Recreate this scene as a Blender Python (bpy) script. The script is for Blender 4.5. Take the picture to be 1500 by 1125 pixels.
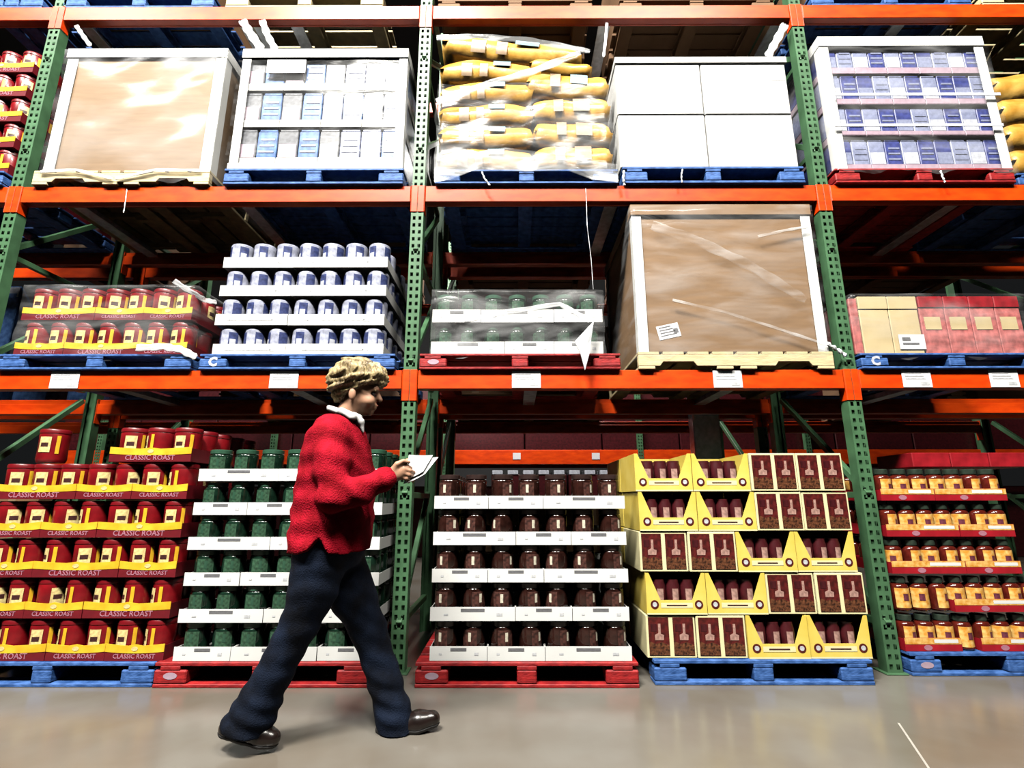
import bpy, bmesh, math, random
import numpy as np
from mathutils import Vector, Matrix

random.seed(7)
for o in list(bpy.data.objects):
    bpy.data.objects.remove(o)
S = bpy.context.scene
COL = S.collection

# ------------------------------------------------------------------ camera
FPX = 750.0
PITCH, ROLL, YAW = 0.22304, -0.00074, -0.00263
CAM = Vector((0.63391, -3.05172, 0.92045))
_f = Vector((math.sin(YAW) * math.cos(PITCH), math.cos(YAW) * math.cos(PITCH), math.sin(PITCH)))
_r = Vector((math.cos(YAW), -math.sin(YAW), 0))
_u = _r.cross(_f)
_R = _r * math.cos(ROLL) + _u * math.sin(ROLL)
_U = -_r * math.sin(ROLL) + _u * math.cos(ROLL)
cam_d = bpy.data.cameras.new('camera')
cam_d.sensor_width = 36.0
cam_d.lens = 36.0 * FPX / 1500.0
cam_d.clip_end = 200
cam = bpy.data.objects.new('camera', cam_d)
COL.objects.link(cam)
M = Matrix.Identity(4)
for i in range(3):
    M[i][0] = _R[i]; M[i][1] = _U[i]; M[i][2] = -_f[i]; M[i][3] = CAM[i]
cam.matrix_world = M
S.camera = cam

def at(px, py, Y):
    """the point of the vertical plane y = Y seen at a pixel of the 1500 x 1125 photograph"""
    d = _f + _R * ((px - 750) / FPX) + _U * ((562.5 - py) / FPX)
    t = (Y - CAM.y) / d.y
    return CAM + d * t

# ------------------------------------------------------------------ world, lights, exposure
w = bpy.data.worlds.new('world'); S.world = w
w.use_nodes = True
w.node_tree.nodes['Background'].inputs[0].default_value = (0.9, 0.95, 1.0, 1)
w.node_tree.nodes['Background'].inputs[1].default_value = 0.01

def area(name, loc, target, sx, sy, power, col):
    l = bpy.data.lights.new(name, 'AREA'); l.shape = 'RECTANGLE'; l.size = sx; l.size_y = sy
    l.energy = power; l.color = col
    o = bpy.data.objects.new(name, l); COL.objects.link(o)
    o.location = loc
    o.rotation_euler = (Vector(target) - Vector(loc)).to_track_quat('-Z', 'Y').to_euler()
    return o
area('aisle_lamp', (-1.4, -4.7, 8.8), (-0.6, 0, 0.0), 2.4, 1.2, 2200, (1.0, 0.97, 0.90))
area('aisle_lamp', (2.8, -4.9, 8.8), (1.8, 0, 0.0), 2.4, 1.2, 800, (1.0, 0.96, 0.88))
area('aisle_lamp', (-5.6, -3.9, 8.8), (-2.0, -0.2, 0.0), 2.4, 1.2, 480, (1.0, 0.97, 0.92))
area('far_aisle_lamp', (1.0, 3.3, 5.6), (1.2, 4.9, 1.4), 2.4, 0.8, 420, (1.0, 0.97, 0.92))
S.view_settings.view_transform = 'Standard'
S.view_settings.look = 'None'
S.view_settings.exposure = 0.0
S.view_settings.gamma = 1.0
S.view_settings.use_curve_mapping = False
S.cycles.diffuse_bounces = 0

# ------------------------------------------------------------------ materials
MATS = {}
def mat(name, col, rough=0.6, metal=0.0, var=0.12, scale=14.0, bump=0.0, bscale=60.0, col2=None, spec=0.5, stretch=(1, 1, 1), coat=0.0):
    if name in MATS:
        return MATS[name]
    m = bpy.data.materials.new(name); m.use_nodes = True
    nt = m.node_tree; b = nt.nodes['Principled BSDF']
    b.inputs['Roughness'].default_value = rough
    b.inputs['Metallic'].default_value = metal
    b.inputs['Specular IOR Level'].default_value = spec
    b.inputs['Coat Weight'].default_value = coat
    tc = nt.nodes.new('ShaderNodeTexCoord'); mp = nt.nodes.new('ShaderNodeMapping')
    mp.inputs['Scale'].default_value = stretch
    nt.links.new(tc.outputs['Object'], mp.inputs[0])
    n = nt.nodes.new('ShaderNodeTexNoise'); n.inputs['Scale'].default_value = scale; n.inputs['Detail'].default_value = 4
    nt.links.new(mp.outputs[0], n.inputs['Vector'])
    r = nt.nodes.new('ShaderNodeValToRGB')
    c1 = [max(0, c * (1 - var)) for c in col]; c2 = list(col2) if col2 else [min(1, c * (1 + var)) for c in col]
    r.color_ramp.elements[0].position = 0.35; r.color_ramp.elements[1].position = 0.68
    r.color_ramp.elements[0].color = (*c1, 1); r.color_ramp.elements[1].color = (*c2, 1)
    nt.links.new(n.outputs['Fac'], r.inputs[0]); nt.links.new(r.outputs[0], b.inputs['Base Color'])
    if bump:
        n2 = nt.nodes.new('ShaderNodeTexNoise'); n2.inputs['Scale'].default_value = bscale; n2.inputs['Detail'].default_value = 3
        nt.links.new(mp.outputs[0], n2.inputs['Vector'])
        bp = nt.nodes.new('ShaderNodeBump'); bp.inputs['Strength'].default_value = bump; bp.inputs['Distance'].default_value = 0.01
        nt.links.new(n2.outputs['Fac'], bp.inputs['Height']); nt.links.new(bp.outputs[0], b.inputs['Normal'])
    MATS[name] = m
    return m

def wrap_material(name, lo, hi, scale, stretch, gloss=0.025):
    m = bpy.data.materials.new(name); m.use_nodes = True
    nt = m.node_tree; nt.nodes.clear(); N = nt.nodes.new; L = nt.links.new
    out = N('ShaderNodeOutputMaterial'); mix = N('ShaderNodeMixShader'); mix2 = N('ShaderNodeMixShader')
    tr = N('ShaderNodeBsdfTransparent'); gl = N('ShaderNodeBsdfGlossy'); df = N('ShaderNodeBsdfDiffuse')
    gl.inputs['Roughness'].default_value = 0.2; df.inputs['Color'].default_value = (0.93, 0.94, 0.95, 1)
    tc = N('ShaderNodeTexCoord'); mp = N('ShaderNodeMapping'); mp.inputs['Scale'].default_value = stretch
    mp.inputs['Rotation'].default_value = (0, 0.25, 0)
    n = N('ShaderNodeTexNoise'); n.inputs['Scale'].default_value = scale; n.inputs['Detail'].default_value = 5; n.inputs['Distortion'].default_value = 0.6
    rp = N('ShaderNodeMapRange')
    rp.inputs['From Min'].default_value = 0.42; rp.inputs['From Max'].default_value = 0.72
    rp.inputs['To Min'].default_value = lo; rp.inputs['To Max'].default_value = hi
    bp = N('ShaderNodeBump'); bp.inputs['Strength'].default_value = 0.4; bp.inputs['Distance'].default_value = 0.02
    mix.inputs[0].default_value = gloss
    L(tc.outputs['Object'], mp.inputs[0]); L(mp.outputs[0], n.inputs['Vector']); L(n.outputs['Fac'], rp.inputs['Value'])
    L(n.outputs['Fac'], bp.inputs['Height']); L(bp.outputs[0], gl.inputs['Normal']); L(bp.outputs[0], df.inputs['Normal'])
    L(tr.outputs[0], mix.inputs[1]); L(gl.outputs[0], mix.inputs[2])
    L(rp.outputs[0], mix2.inputs[0]); L(mix.outputs[0], mix2.inputs[1]); L(df.outputs[0], mix2.inputs[2]); L(mix2.outputs[0], out.inputs[0])
    MATS[name] = m
    return m

wrap_material('wrap_thin', 0.01, 0.15, 2.2, (1, 1, 4))
wrap_material('wrap_thick', 0.05, 0.42, 2.6, (1, 1, 3))
wrap_material('wrap_fold', 0.22, 0.75, 3.0, (1, 1, 2))
wrap_material('wrap_shiny', 0.0, 0.16, 1.3, (1, 1, 1.6), 0.035)
wrap_material('wrap_mid', 0.03, 0.26, 2.6, (1, 1, 3))
wrap_material('wrap_faint', 0.0, 0.10, 2.2, (1, 1, 4), 0.015)
mat('orange_steel', (0.9, 0.055, 0.002), 0.38, 0, 0.16, 6, col2=(1.0, 0.085, 0.003), stretch=(1, 1, 3))
mat('green_steel', (0.075, 0.18, 0.085), 0.45, 0, 0.2, 9)
mat('galvanised', (0.55, 0.57, 0.6), 0.4, 0.6, 0.2, 20)
mat('blue_wood', (0.02, 0.1, 0.36), 0.65, 0, 0.35, 18, 0.3, 40, col2=(0.08, 0.2, 0.55), stretch=(1, 1, 3))
mat('red_wood', (0.32, 0.008, 0.012), 0.6, 0, 0.3, 18, 0.3, 40, col2=(0.5, 0.02, 0.02), stretch=(1, 1, 3))
mat('pale_wood', (0.74, 0.60, 0.34), 0.7, 0, 0.18, 10, 0.2, 40, stretch=(1, 1, 6))
mat('cardboard', (0.27, 0.16, 0.08), 0.7, 0, 0.08, 5, 0.08, 90, stretch=(1, 1, 8))
mat('pale_cardboard', (0.29, 0.19, 0.11), 0.6, 0, 0.08, 5, 0.08, 90, stretch=(1, 1, 8))
mat('brown_cardboard', (0.22, 0.115, 0.055), 0.75, 0, 0.12, 5, 0.08, 90, stretch=(1, 1, 8))
mat('white_card', (0.86, 0.86, 0.83), 0.55, 0, 0.03, 8)
mat('cream_card', (0.68, 0.54, 0.3), 0.55, 0, 0.06, 8)
mat('grey_print', (0.16, 0.16, 0.17), 0.6, 0, 0.2, 60)
mat('light_print', (0.62, 0.63, 0.65), 0.6, 0, 0.2, 60)
mat('coffee_red', (0.19, 0.004, 0.008), 0.3, 0, 0.18, 12, col2=(0.3, 0.007, 0.012), coat=0.2)
mat('coffee_lid', (0.17, 0.004, 0.008), 0.35, 0, 0.12, 12)
mat('tray_red', (0.17, 0.005, 0.012), 0.5, 0, 0.2, 12)
mat('tray_yellow', (0.95, 0.5, 0.02), 0.45, 0, 0.1, 12, col2=(1.0, 0.64, 0.04))
mat('label_cream', (0.90, 0.66, 0.28), 0.45, 0, 0.25, 70)
mat('lettering_lilac', (0.48, 0.2, 0.27), 0.5, 0, 0.1, 50)
mat('dark_print', (0.05, 0.012, 0.012), 0.5, 0, 0.3, 60)
mat('jar_green', (0.007, 0.024, 0.014), 0.14, 0, 0.5, 30, spec=0.7)
mat('jar_green_label', (0.035, 0.09, 0.05), 0.4, 0, 0.6, 70)
mat('jar_green_lid', (0.035, 0.1, 0.06), 0.3, 0, 0.2, 30)
mat('jar_brown', (0.024, 0.008, 0.006), 0.12, 0, 0.5, 30, spec=0.7)
mat('jar_brown_label', (0.075, 0.028, 0.022), 0.4, 0, 0.7, 60)
mat('jar_brown_lid', (0.035, 0.02, 0.018), 0.3, 0, 0.3, 30)
mat('jar_tag', (0.72, 0.66, 0.52), 0.45, 0, 0.2, 60)
mat('carton_yellow', (0.90, 0.66, 0.10), 0.5, 0, 0.05, 8, col2=(0.95, 0.74, 0.17))
mat('carton_edge', (0.93, 0.84, 0.48), 0.5, 0, 0.05, 8)
mat('picture_red', (0.1, 0.01, 0.009), 0.4, 0, 0.5, 40)
mat('picture_brown', (0.085, 0.024, 0.012), 0.4, 0, 0.8, 90, col2=(0.20, 0.07, 0.03))
mat('picture_pale', (0.48, 0.28, 0.23), 0.4, 0, 0.3, 60)
mat('maroon_pack', (0.06, 0.007, 0.01), 0.35, 0, 0.4, 30)
mat('sauce_label', (0.92, 0.38, 0.04), 0.4, 0, 0.2, 40, col2=(1.0, 0.66, 0.22))
mat('sauce_glass', (0.09, 0.01, 0.006), 0.15, 0, 0.4, 30, spec=0.7)
mat('sauce_lid', (0.030, 0.045, 0.032), 0.3, 0, 0.3, 30)
mat('sauce_emblem', (0.14, 0.03, 0.05), 0.4, 0, 0.3, 60)
mat('sauce_tray', (0.4, 0.01, 0.02), 0.45, 0, 0.2, 10)
mat('can_white', (0.62, 0.64, 0.72), 0.35, 0, 0.18, 30)
mat('can_blue', (0.045, 0.06, 0.17), 0.3, 0, 0.4, 40)
mat('tin_body', (0.42, 0.44, 0.56), 0.35, 0, 0.35, 30)
mat('can_silver', (0.58, 0.59, 0.62), 0.25, 0.6, 0.15, 30)
mat('pack_blue', (0.045, 0.12, 0.36), 0.4, 0, 0.25, 24, col2=(0.11, 0.24, 0.55))
mat('pack_grey', (0.13, 0.135, 0.15), 0.4, 0, 0.4, 30)
mat('pack_pink', (0.5, 0.36, 0.44), 0.45, 0, 0.1, 30)
mat('pack_indigo', (0.05, 0.065, 0.26), 0.4, 0, 0.3, 30)
mat('pack_lilac', (0.28, 0.31, 0.47), 0.4, 0, 0.15, 50)
mat('sack_yellow', (0.7, 0.34, 0.045), 0.32, 0, 0.2, 9, 0.35, 16, col2=(0.88, 0.52, 0.12))
mat('sack_print', (0.22, 0.36, 0.42), 0.4, 0, 0.1, 40)
mat('sack_mark', (0.4, 0.28, 0.18), 0.4, 0, 0.15, 30)
mat('white_plastic', (0.88, 0.90, 0.93), 0.22, 0, 0.05, 8, 0.5, 7)
mat('red_pack', (0.36, 0.012, 0.02), 0.4, 0, 0.25, 14)
mat('pink_pack', (0.55, 0.16, 0.15), 0.4, 0, 0.4, 20)
mat('teal_pack', (0.01, 0.22, 0.26), 0.45, 0, 0.3, 10)
mat('floor_concrete', (0.30, 0.28, 0.25), 0.3, 0, 0.25, 1.4)
mat('dark_wall', (0.02, 0.02, 0.022), 0.8, 0, 0.1, 2)
mat('skin', (0.60, 0.32, 0.20), 0.5, 0, 0.08, 30)
mat('lips', (0.45, 0.16, 0.13), 0.5, 0, 0.05, 30)
mat('eye_white', (0.42, 0.37, 0.34), 0.2, 0, 0.03, 30)
mat('hair', (0.20, 0.125, 0.05), 0.45, 0, 0.5, 26, 1.0, 55, col2=(0.72, 0.55, 0.27), stretch=(1.6, 1, 0.6))
mat('knit_red', (0.36, 0.002, 0.012), 0.85, 0, 0.25, 16, 0.6, 160, col2=(0.5, 0.006, 0.025), spec=0.15)
mat('collar_white', (0.88, 0.86, 0.84), 0.7, 0, 0.03, 20)
mat('denim', (0.003, 0.005, 0.012), 0.85, 0, 0.5, 9, 0.4, 200, col2=(0.009, 0.016, 0.036), spec=0.15)
mat('shoe_leather', (0.012, 0.007, 0.006), 0.25, 0, 0.3, 20, spec=0.6)
mat('shoe_sole', (0.010, 0.009, 0.009), 0.7, 0, 0.2, 20)
mat('paper', (0.90, 0.90, 0.90), 0.6, 0, 0.02, 20)

def floor_material():
    m = MATS['floor_concrete']; nt = m.node_tree; b = nt.nodes['Principled BSDF']
    r = [n for n in nt.nodes if n.type == 'VALTORGB'][0]
    r.color_ramp.elements[0].color = (0.155, 0.130, 0.102, 1); r.color_ramp.elements[1].color = (0.215, 0.202, 0.178, 1)
    tc = nt.nodes.new('ShaderNodeTexCoord'); n = nt.nodes.new('ShaderNodeTexNoise')
    n.inputs['Scale'].default_value = 5; n.inputs['Detail'].default_value = 8
    mr = nt.nodes.new('ShaderNodeMapRange'); mr.inputs['To Min'].default_value = 0.14; mr.inputs['To Max'].default_value = 0.30
    nt.links.new(tc.outputs['Object'], n.inputs['Vector']); nt.links.new(n.outputs['Fac'], mr.inputs['Value'])
    nt.links.new(mr.outputs[0], b.inputs['Roughness'])
    bp = nt.nodes.new('ShaderNodeBump'); bp.inputs['Strength'].default_value = 0.12; bp.inputs['Distance'].default_value = 0.01
    nt.links.new(n.outputs['Fac'], bp.inputs['Height']); nt.links.new(bp.outputs[0], b.inputs['Normal'])
floor_material()

# ------------------------------------------------------------------ mesh helpers
class MB:
    def __init__(s): s.v = []; s.f = []
    def add(s, vs, fs):
        n = len(s.v); s.v += [tuple(p) for p in vs]; s.f += [tuple(i + n for i in q) for q in fs]; return s
    def box(s, x0, x1, y0, y1, z0, z1):
        return s.add([(x0, y0, z0), (x1, y0, z0), (x1, y1, z0), (x0, y1, z0), (x0, y0, z1), (x1, y0, z1), (x1, y1, z1), (x0, y1, z1)],
                     [(0, 3, 2, 1), (4, 5, 6, 7), (0, 1, 5, 4), (1, 2, 6, 5), (2, 3, 7, 6), (3, 0, 4, 7)])
    def prism(s, pts, y0, y1):                 # outline in x,z (counter-clockwise seen from -y), swept along y
        n = len(pts)
        vs = [(x, y0, z) for x, z in pts] + [(x, y1, z) for x, z in pts]
        fs = [tuple(range(n)), tuple(range(2 * n - 1, n - 1, -1))]
        fs += [((i + 1) % n, i, i + n, (i + 1) % n + n) for i in range(n)]
        return s.add(vs, fs)
    def lathe(s, prof, seg=18, c=(0, 0, 0), a0=0, a1=2 * math.pi):
        full = abs(a1 - a0 - 2 * math.pi) < 1e-6
        k = seg if full else seg + 1
        vs = []
        for r, z in prof:
            for i in range(k):
                a = a0 + (a1 - a0) * i / seg
                vs.append((c[0] + r * math.cos(a), c[1] + r * math.sin(a), c[2] + z))
        fs = []
        for j in range(len(prof) - 1):
            for i in range(seg):
                i2 = (i + 1) % k
                fs.append((j * k + i, j * k + i2, (j + 1) * k + i2, (j + 1) * k + i))
        if full:
            if prof[0][0] > 1e-5: fs.append(tuple(range(k - 1, -1, -1)))
            if prof[-1][0] > 1e-5: fs.append(tuple(range((len(prof) - 1) * k, len(prof) * k)))
        return s.add(vs, fs)
    def tube(s, path, r, seg=8):
        path = [Vector(p) for p in path]; rs = r if isinstance(r, (list, tuple)) else [r] * len(path)
        vs = []
        for i, p in enumerate(path):
            t = (path[min(i + 1, len(path) - 1)] - path[max(i - 1, 0)]).normalized()
            a = t.orthogonal().normalized() if i == 0 else (a - t * a.dot(t)).normalized()
            b = t.cross(a)
            vs += [p + (a * math.cos(2 * math.pi * k / seg) + b * math.sin(2 * math.pi * k / seg)) * rs[i] for k in range(seg)]
        fs = [(i * seg + k, i * seg + (k + 1) % seg, (i + 1) * seg + (k + 1) % seg, (i + 1) * seg + k) for i in range(len(path) - 1) for k in range(seg)]
        fs += [tuple(range(seg - 1, -1, -1)), tuple(range((len(path) - 1) * seg, len(path) * seg))]
        return s.add(vs, fs)
    def mesh(s, name, m, bevel=0, smooth=False):
        me = bpy.data.meshes.new(name); me.from_pydata(s.v, [], s.f); me.update()
        if bevel:
            bm = bmesh.new(); bm.from_mesh(me)
            bmesh.ops.bevel(bm, geom=[e for e in bm.edges if e.calc_face_angle(0) > 0.5], offset=bevel, segments=1, affect='EDGES')
            bm.to_mesh(me); bm.free()
        if smooth:
            me.polygons.foreach_set('use_smooth', [True] * len(me.polygons))
            try: me.set_sharp_from_angle(angle=math.radians(40))
            except Exception: pass
        me.materials.append(MATS[m])
        return me

def obj(name, me, parent=None, loc=(0, 0, 0), rz=0.0, label=None, cat=None, group=None, kind=None):
    o = bpy.data.objects.new(name, me); COL.objects.link(o)
    o.location = loc; o.rotation_euler = (0, 0, rz)
    if parent: o.parent = parent
    if label: o['label'] = label
    if cat: o['category'] = cat
    if group: o['group'] = group
    if kind: o['kind'] = kind
    return o

def text_mesh(txt, size, m, bold=0.0):
    c = bpy.data.curves.new('lettering', 'FONT'); c.body = txt; c.size = size; c.align_x = 'CENTER'; c.align_y = 'CENTER'
    c.offset = bold; c.extrude = 0.0006; c.resolution_u = 2
    o = bpy.data.objects.new('t', c); COL.objects.link(o)
    bpy.context.view_layer.update()
    me = bpy.data.meshes.new_from_object(o.evaluated_get(bpy.context.evaluated_depsgraph_get()))
    bpy.data.objects.remove(o)
    me.transform(Matrix.Rotation(math.pi / 2, 4, 'X')); me.materials.clear(); me.materials.append(MATS[m]); me.name = 'lettering'
    return me

def disc_mesh(name, r, m, t=0.002, seg=16, sx=1.0):
    b = MB(); b.prism([(sx * r * math.cos(2 * math.pi * i / seg), r * math.sin(2 * math.pi * i / seg)) for i in range(seg)], -t, 0)
    return b.mesh(name, m)

ORD = ['first', 'second', 'third', 'fourth', 'fifth', 'sixth', 'seventh', 'eighth', 'ninth', 'tenth', 'eleventh', 'twelfth', 'thirteenth', 'fourteenth']
def rowname(i, n):                              # i counted from the bottom
    if n == 1: return 'only'
    if i == 0: return 'bottom'
    if i == n - 1: return 'top'
    k = n - 1 - i
    return ORD[k] + ' from top'

# ------------------------------------------------------------------ the hall
fl = MB().box(-14, 16, -12, 14, -0.2, 0).mesh('floor', 'floor_concrete')
floor = obj('floor', fl, kind='structure')
p0, p1 = Vector((2.26, -0.62, 0)), Vector((2.0, -1.2, 0))
jt = bpy.data.meshes.new('control_joint')
d = (p1 - p0).normalized(); p1 = p0 + d * 3.0; n_ = Vector((-d.y, d.x, 0)) * 0.004
jt.from_pydata([p0 - n_ + Vector((0, 0, .0012)), p1 - n_ + Vector((0, 0, .0012)), p1 + n_ + Vector((0, 0, .0012)), p0 + n_ + Vector((0, 0, .0012))], [], [(0, 1, 2, 3)])
mat('joint_filler', (0.48, 0.45, 0.40), 0.5)
jt.materials.append(MATS['joint_filler']); obj('control_joint', jt, parent=floor)
obj('wall_back', MB().box(-14, 16, 13.8, 14, 0, 9).mesh('wall_back', 'dark_wall'), kind='structure')
obj('ceiling', MB().box(-14, 16, -12, 14, 9, 9.2).mesh('ceiling', 'dark_wall'), kind='structure')

# ------------------------------------------------------------------ racks
BAY = 2.7; DEP = 0.98
LEV = [1.699, 2.972, 4.457]
BH = 0.117
def column_mesh(h):
    b = MB(); W2 = 0.041; D_ = 0.072; P = 0.05; e = 0.013; hw = 0.0165
    xs = [-W2, -W2 + e, -W2 + e + hw + 0.002, W2 - e - hw - 0.002, W2 - e, W2]
    def q(x0, x1, z0, z1): b.add([(x0, 0, z0), (x1, 0, z0), (x1, 0, z1), (x0, 0, z1)], [(0, 1, 2, 3)])
    for k in (0, 2, 4): q(xs[k], xs[k + 1], 0, h)
    z = 0.0
    while z < h - 1e-4:
        for k in (1, 3): q(xs[k], xs[k + 1], z, z + 0.024)
        z += P
    b.box(-W2, -W2 + 0.002, 0.0005, D_, 0, h); b.box(W2 - 0.002, W2, 0.0005, D_, 0, h)
    b.box(-W2 + 0.002, -W2 + 0.02, D_ - 0.002, D_, 0, h); b.box(W2 - 0.02, W2 - 0.002, D_ - 0.002, D_, 0, h)
    b.box(-W2 + 0.004, W2 - 0.004, D_ * 0.6, D_ * 0.6 + 0.002, 0, h)
    return b.mesh('column', 'green_steel')
COLM = column_mesh(5.2)
PLATE = MB().box(-0.06, 0.06, -0.02, 0.10, 0, 0.008).mesh('base_plate', 'green_steel', 0.002)
def bar_y(y0, z0, y1, z1, m='green_steel', wdt=0.032):
    a = math.atan2(z1 - z0, y1 - y0); L = math.hypot(y1 - y0, z1 - z0)
    me = MB().box(-wdt / 2, wdt / 2, 0, L, -0.018, 0.018).mesh('brace', m, 0.002)
    me.transform(Matrix.Rotation(a, 4, 'X')); return me
HB = bar_y(0.075, 0, DEP - 0.075, 0); DB = bar_y(0.075, 0, DEP - 0.075, 0.72)
CONN = MB().box(-0.042, -0.002, -0.006, 0.0, -0.19, 0.004).box(-0.046, -0.042, -0.006, 0.06, -0.19, 0.004).mesh('connector', 'orange_steel', 0.0015)
CONN2 = CONN.copy(); CONN2.transform(Matrix.Scale(-1, 4, (1, 0, 0))); CONN2.flip_normals()
def beam_mesh():
    L = BAY - 0.1
    b = MB()
    b.box(-L / 2, L / 2, -0.004, 0.046, -BH, 0)
    b.box(-L / 2, L / 2, 0.0462, 0.062, -BH, -0.035)
    return b.mesh('beam', 'orange_steel', 0.003)
BEAM = beam_mesh()
SUPP = MB().box(-0.03, 0.03, 0.05, DEP - 0.05, -0.045, -0.006).box(-0.045, 0.045, 0.05, DEP - 0.05, -0.049, -0.046).mesh('support_bar', 'galvanised', 0.002)

def rack(name, y0, label, xs, levels, supports, facing=1, cols=None):
    r = obj(name, None, loc=(0, y0, 0), label=label, cat='rack')
    for k in xs:
        u = obj('upright_frame', COLM, r, (k * BAY, 0, 0.0))
        obj('base_plate', PLATE, u, (0, 0, 0.0))
        rc = obj('rear_column', COLM, u, (0, DEP, 0), math.pi)
        for j, z in enumerate((0.25, 0.95, 1.75, 2.5, 3.25, 4.0, 4.75)):
            obj('brace', HB, u, (0, 0, z))
            if z < 4.7: obj('brace', DB, u, (0, 0, z))
    for k in xs[:-1]:
        cx = (k + 0.5) * BAY
        for i, z in enumerate(levels):
            bm_ = obj('beam', BEAM, r, (cx, 0, z))
            obj('connector', CONN, bm_, (BAY / 2, 0, 0)); obj('connector', CONN2, bm_, (-BAY / 2, 0, 0))
            bk = obj('beam', BEAM, r, (cx, DEP, z), math.pi)
            obj('connector', CONN, bk, (BAY / 2, 0, 0)); obj('connector', CONN2, bk, (-BAY / 2, 0, 0))
            for fx in supports.get((k, i), []):
                obj('support_bar', SUPP, r, (fx, 0, z))
    return r
def sx(px, py): return at(px, py, 0.05).x
front_rack = rack('pallet_rack', 0.0, 'tall orange and green pallet rack carrying the wrapped loads along the aisle', [-2, -1, 0, 1, 2], LEV,
     {(-1, 2): [sx(113, 38), sx(352, 38), sx(372, 38), sx(428, 38)], (0, 2): [sx(888, 38), sx(1148, 42)], (-1, 1): [sx(92, 306), sx(348, 306)],
      (0, 1): [sx(900, 302)], (1, 2): [sx(1330, 40)], (1, 1): [sx(1420, 305)], (-1, 0): [sx(120, 580), sx(400, 580)], (0, 0): [sx(780, 580), sx(1100, 580)], (1, 0): [sx(1400, 580)]})
back_rack = rack('pallet_rack', DEP + 0.2, 'shadowed second pallet rack standing back to back behind the front rack', [-2, -1, 0, 1, 2], LEV[:2], {})

# ------------------------------------------------------------------ pallets
PCACHE = {}
def pallet(x0, x1, y0, z0, h, m, label, group='block pallets under the loads', mark=None, depth=1.0):
    W_ = x1 - x0; key = (round(W_, 2), round(h, 3), m, depth)
    if key not in PCACHE:
        wd = round(W_, 2); t = h * 0.15
        bd = depth / 7 * 0.86
        PCACHE[key] = (
            MB().box(0, wd, 0, bd, h - t, h).mesh('deck_board', m, 0.003),
            MB().box(0, 0.10, 0, depth, h - 2 * t, h - t - 0.0005).mesh('stringer_board', m, 0.002),
            MB().box(0, 0.165, 0, 0.12, t + 0.0005, h - 2 * t - 0.0005).mesh('block', m, 0.006),
            MB().box(0, 0.10, 0, 0.12, t + 0.0005, h - 2 * t - 0.0005).mesh('block', m, 0.006),
            MB().box(0, wd, 0, 0.10, 0, t).mesh('base_board', m, 0.003),
            MB().box(0, 0.10, 0.102, depth - 0.102, 0, t).mesh('base_board', m, 0.003))
    dk, st, bk, bc, b1, b2 = PCACHE[key]; wd = key[0]
    r = obj('pallet', None, loc=(x0, y0, z0), label=label, cat='pallet', group=group)
    for i in range(7): obj('deck_board', dk, r, (0, i * (depth / 7) * 1.0 + (depth / 7 * 0.07 if i else 0), 0))
    for i, x in enumerate((0.03, wd / 2 - 0.05, wd - 0.13)):
        obj('stringer_board', st, r, (x, 0, 0))
        for y in (0.0, depth / 2 - 0.06, depth - 0.12):
            bx = (0.0, wd / 2 - 0.05, wd - 0.165)[i]
            o = obj('block', bc if i == 1 else bk, r, (bx, y, 0))
        obj('base_board', b2, r, (x, 0, 0))
    for y in (0, depth - 0.1): obj('base_board', b1, r, (0, y, 0))
    if mark:
        obj('painted_mark', mark, r, (0.085, -0.0006, h * 0.47))
    return r
def stringer_pallet(x0, x1, y0, z0, h, label):
    W_ = x1 - x0
    r = obj('pallet', None, loc=(x0, y0, z0), label=label, cat='pallet', group='pale wooden pallets')
    t = 0.018; n = 0.055
    a, b, c, d_ = 0.11 * W_, 0.30 * W_, 0.70 * W_, 0.89 * W_
    def outline():
        z1 = h - t - 0.0005; k = h * 0.42; zb = t + 0.0005
        return [(0, zb), (a, zb), (a + .02, k), (b - .02, k), (b, zb), (c, zb), (c + .02, k), (d_ - .02, k), (d_, zb), (W_, zb), (W_, z1), (0, z1)]
    pm = MB().prism(outline(), 0, 0.038).mesh('stringer', 'pale_wood', 0.002)
    dk = MB().box(0, W_ / 8 * 0.86, 0, 1.0, h - t, h).mesh('deck_board', 'pale_wood', 0.002)
    bb = MB().box(0, 0.1, 0, 1.0, 0, t).mesh('base_board', 'pale_wood', 0.002)
    for y in (0, 0.48, 0.96): obj('stringer', pm, r, (0, y, 0))
    for i in range(8): obj('deck_board', dk, r, (i * (W_ - W_ / 8 * 0.86) / 7, 0, 0))
    for x in (0.0, 0.40 * W_, 0.52 * W_, W_ - 0.1): obj('base_board', bb, r, (x, 0, 0))
    return r
# painted marks on pallet blocks
CMARK = text_mesh('C', 0.075, 'can_white', 0.004)
RMARK = disc_mesh('painted_mark', 0.016, 'pack_pink', 0.001, 14, 2.2)

# ------------------------------------------------------------------ goods
def lab_band(r, h0, h1, a, m, name='label'):
    return MB().lathe([(r, h0), (r, h1)], 6, (0, 0, 0), -math.pi / 2 - a, -math.pi / 2 + a).mesh(name, m, smooth=True)

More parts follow.
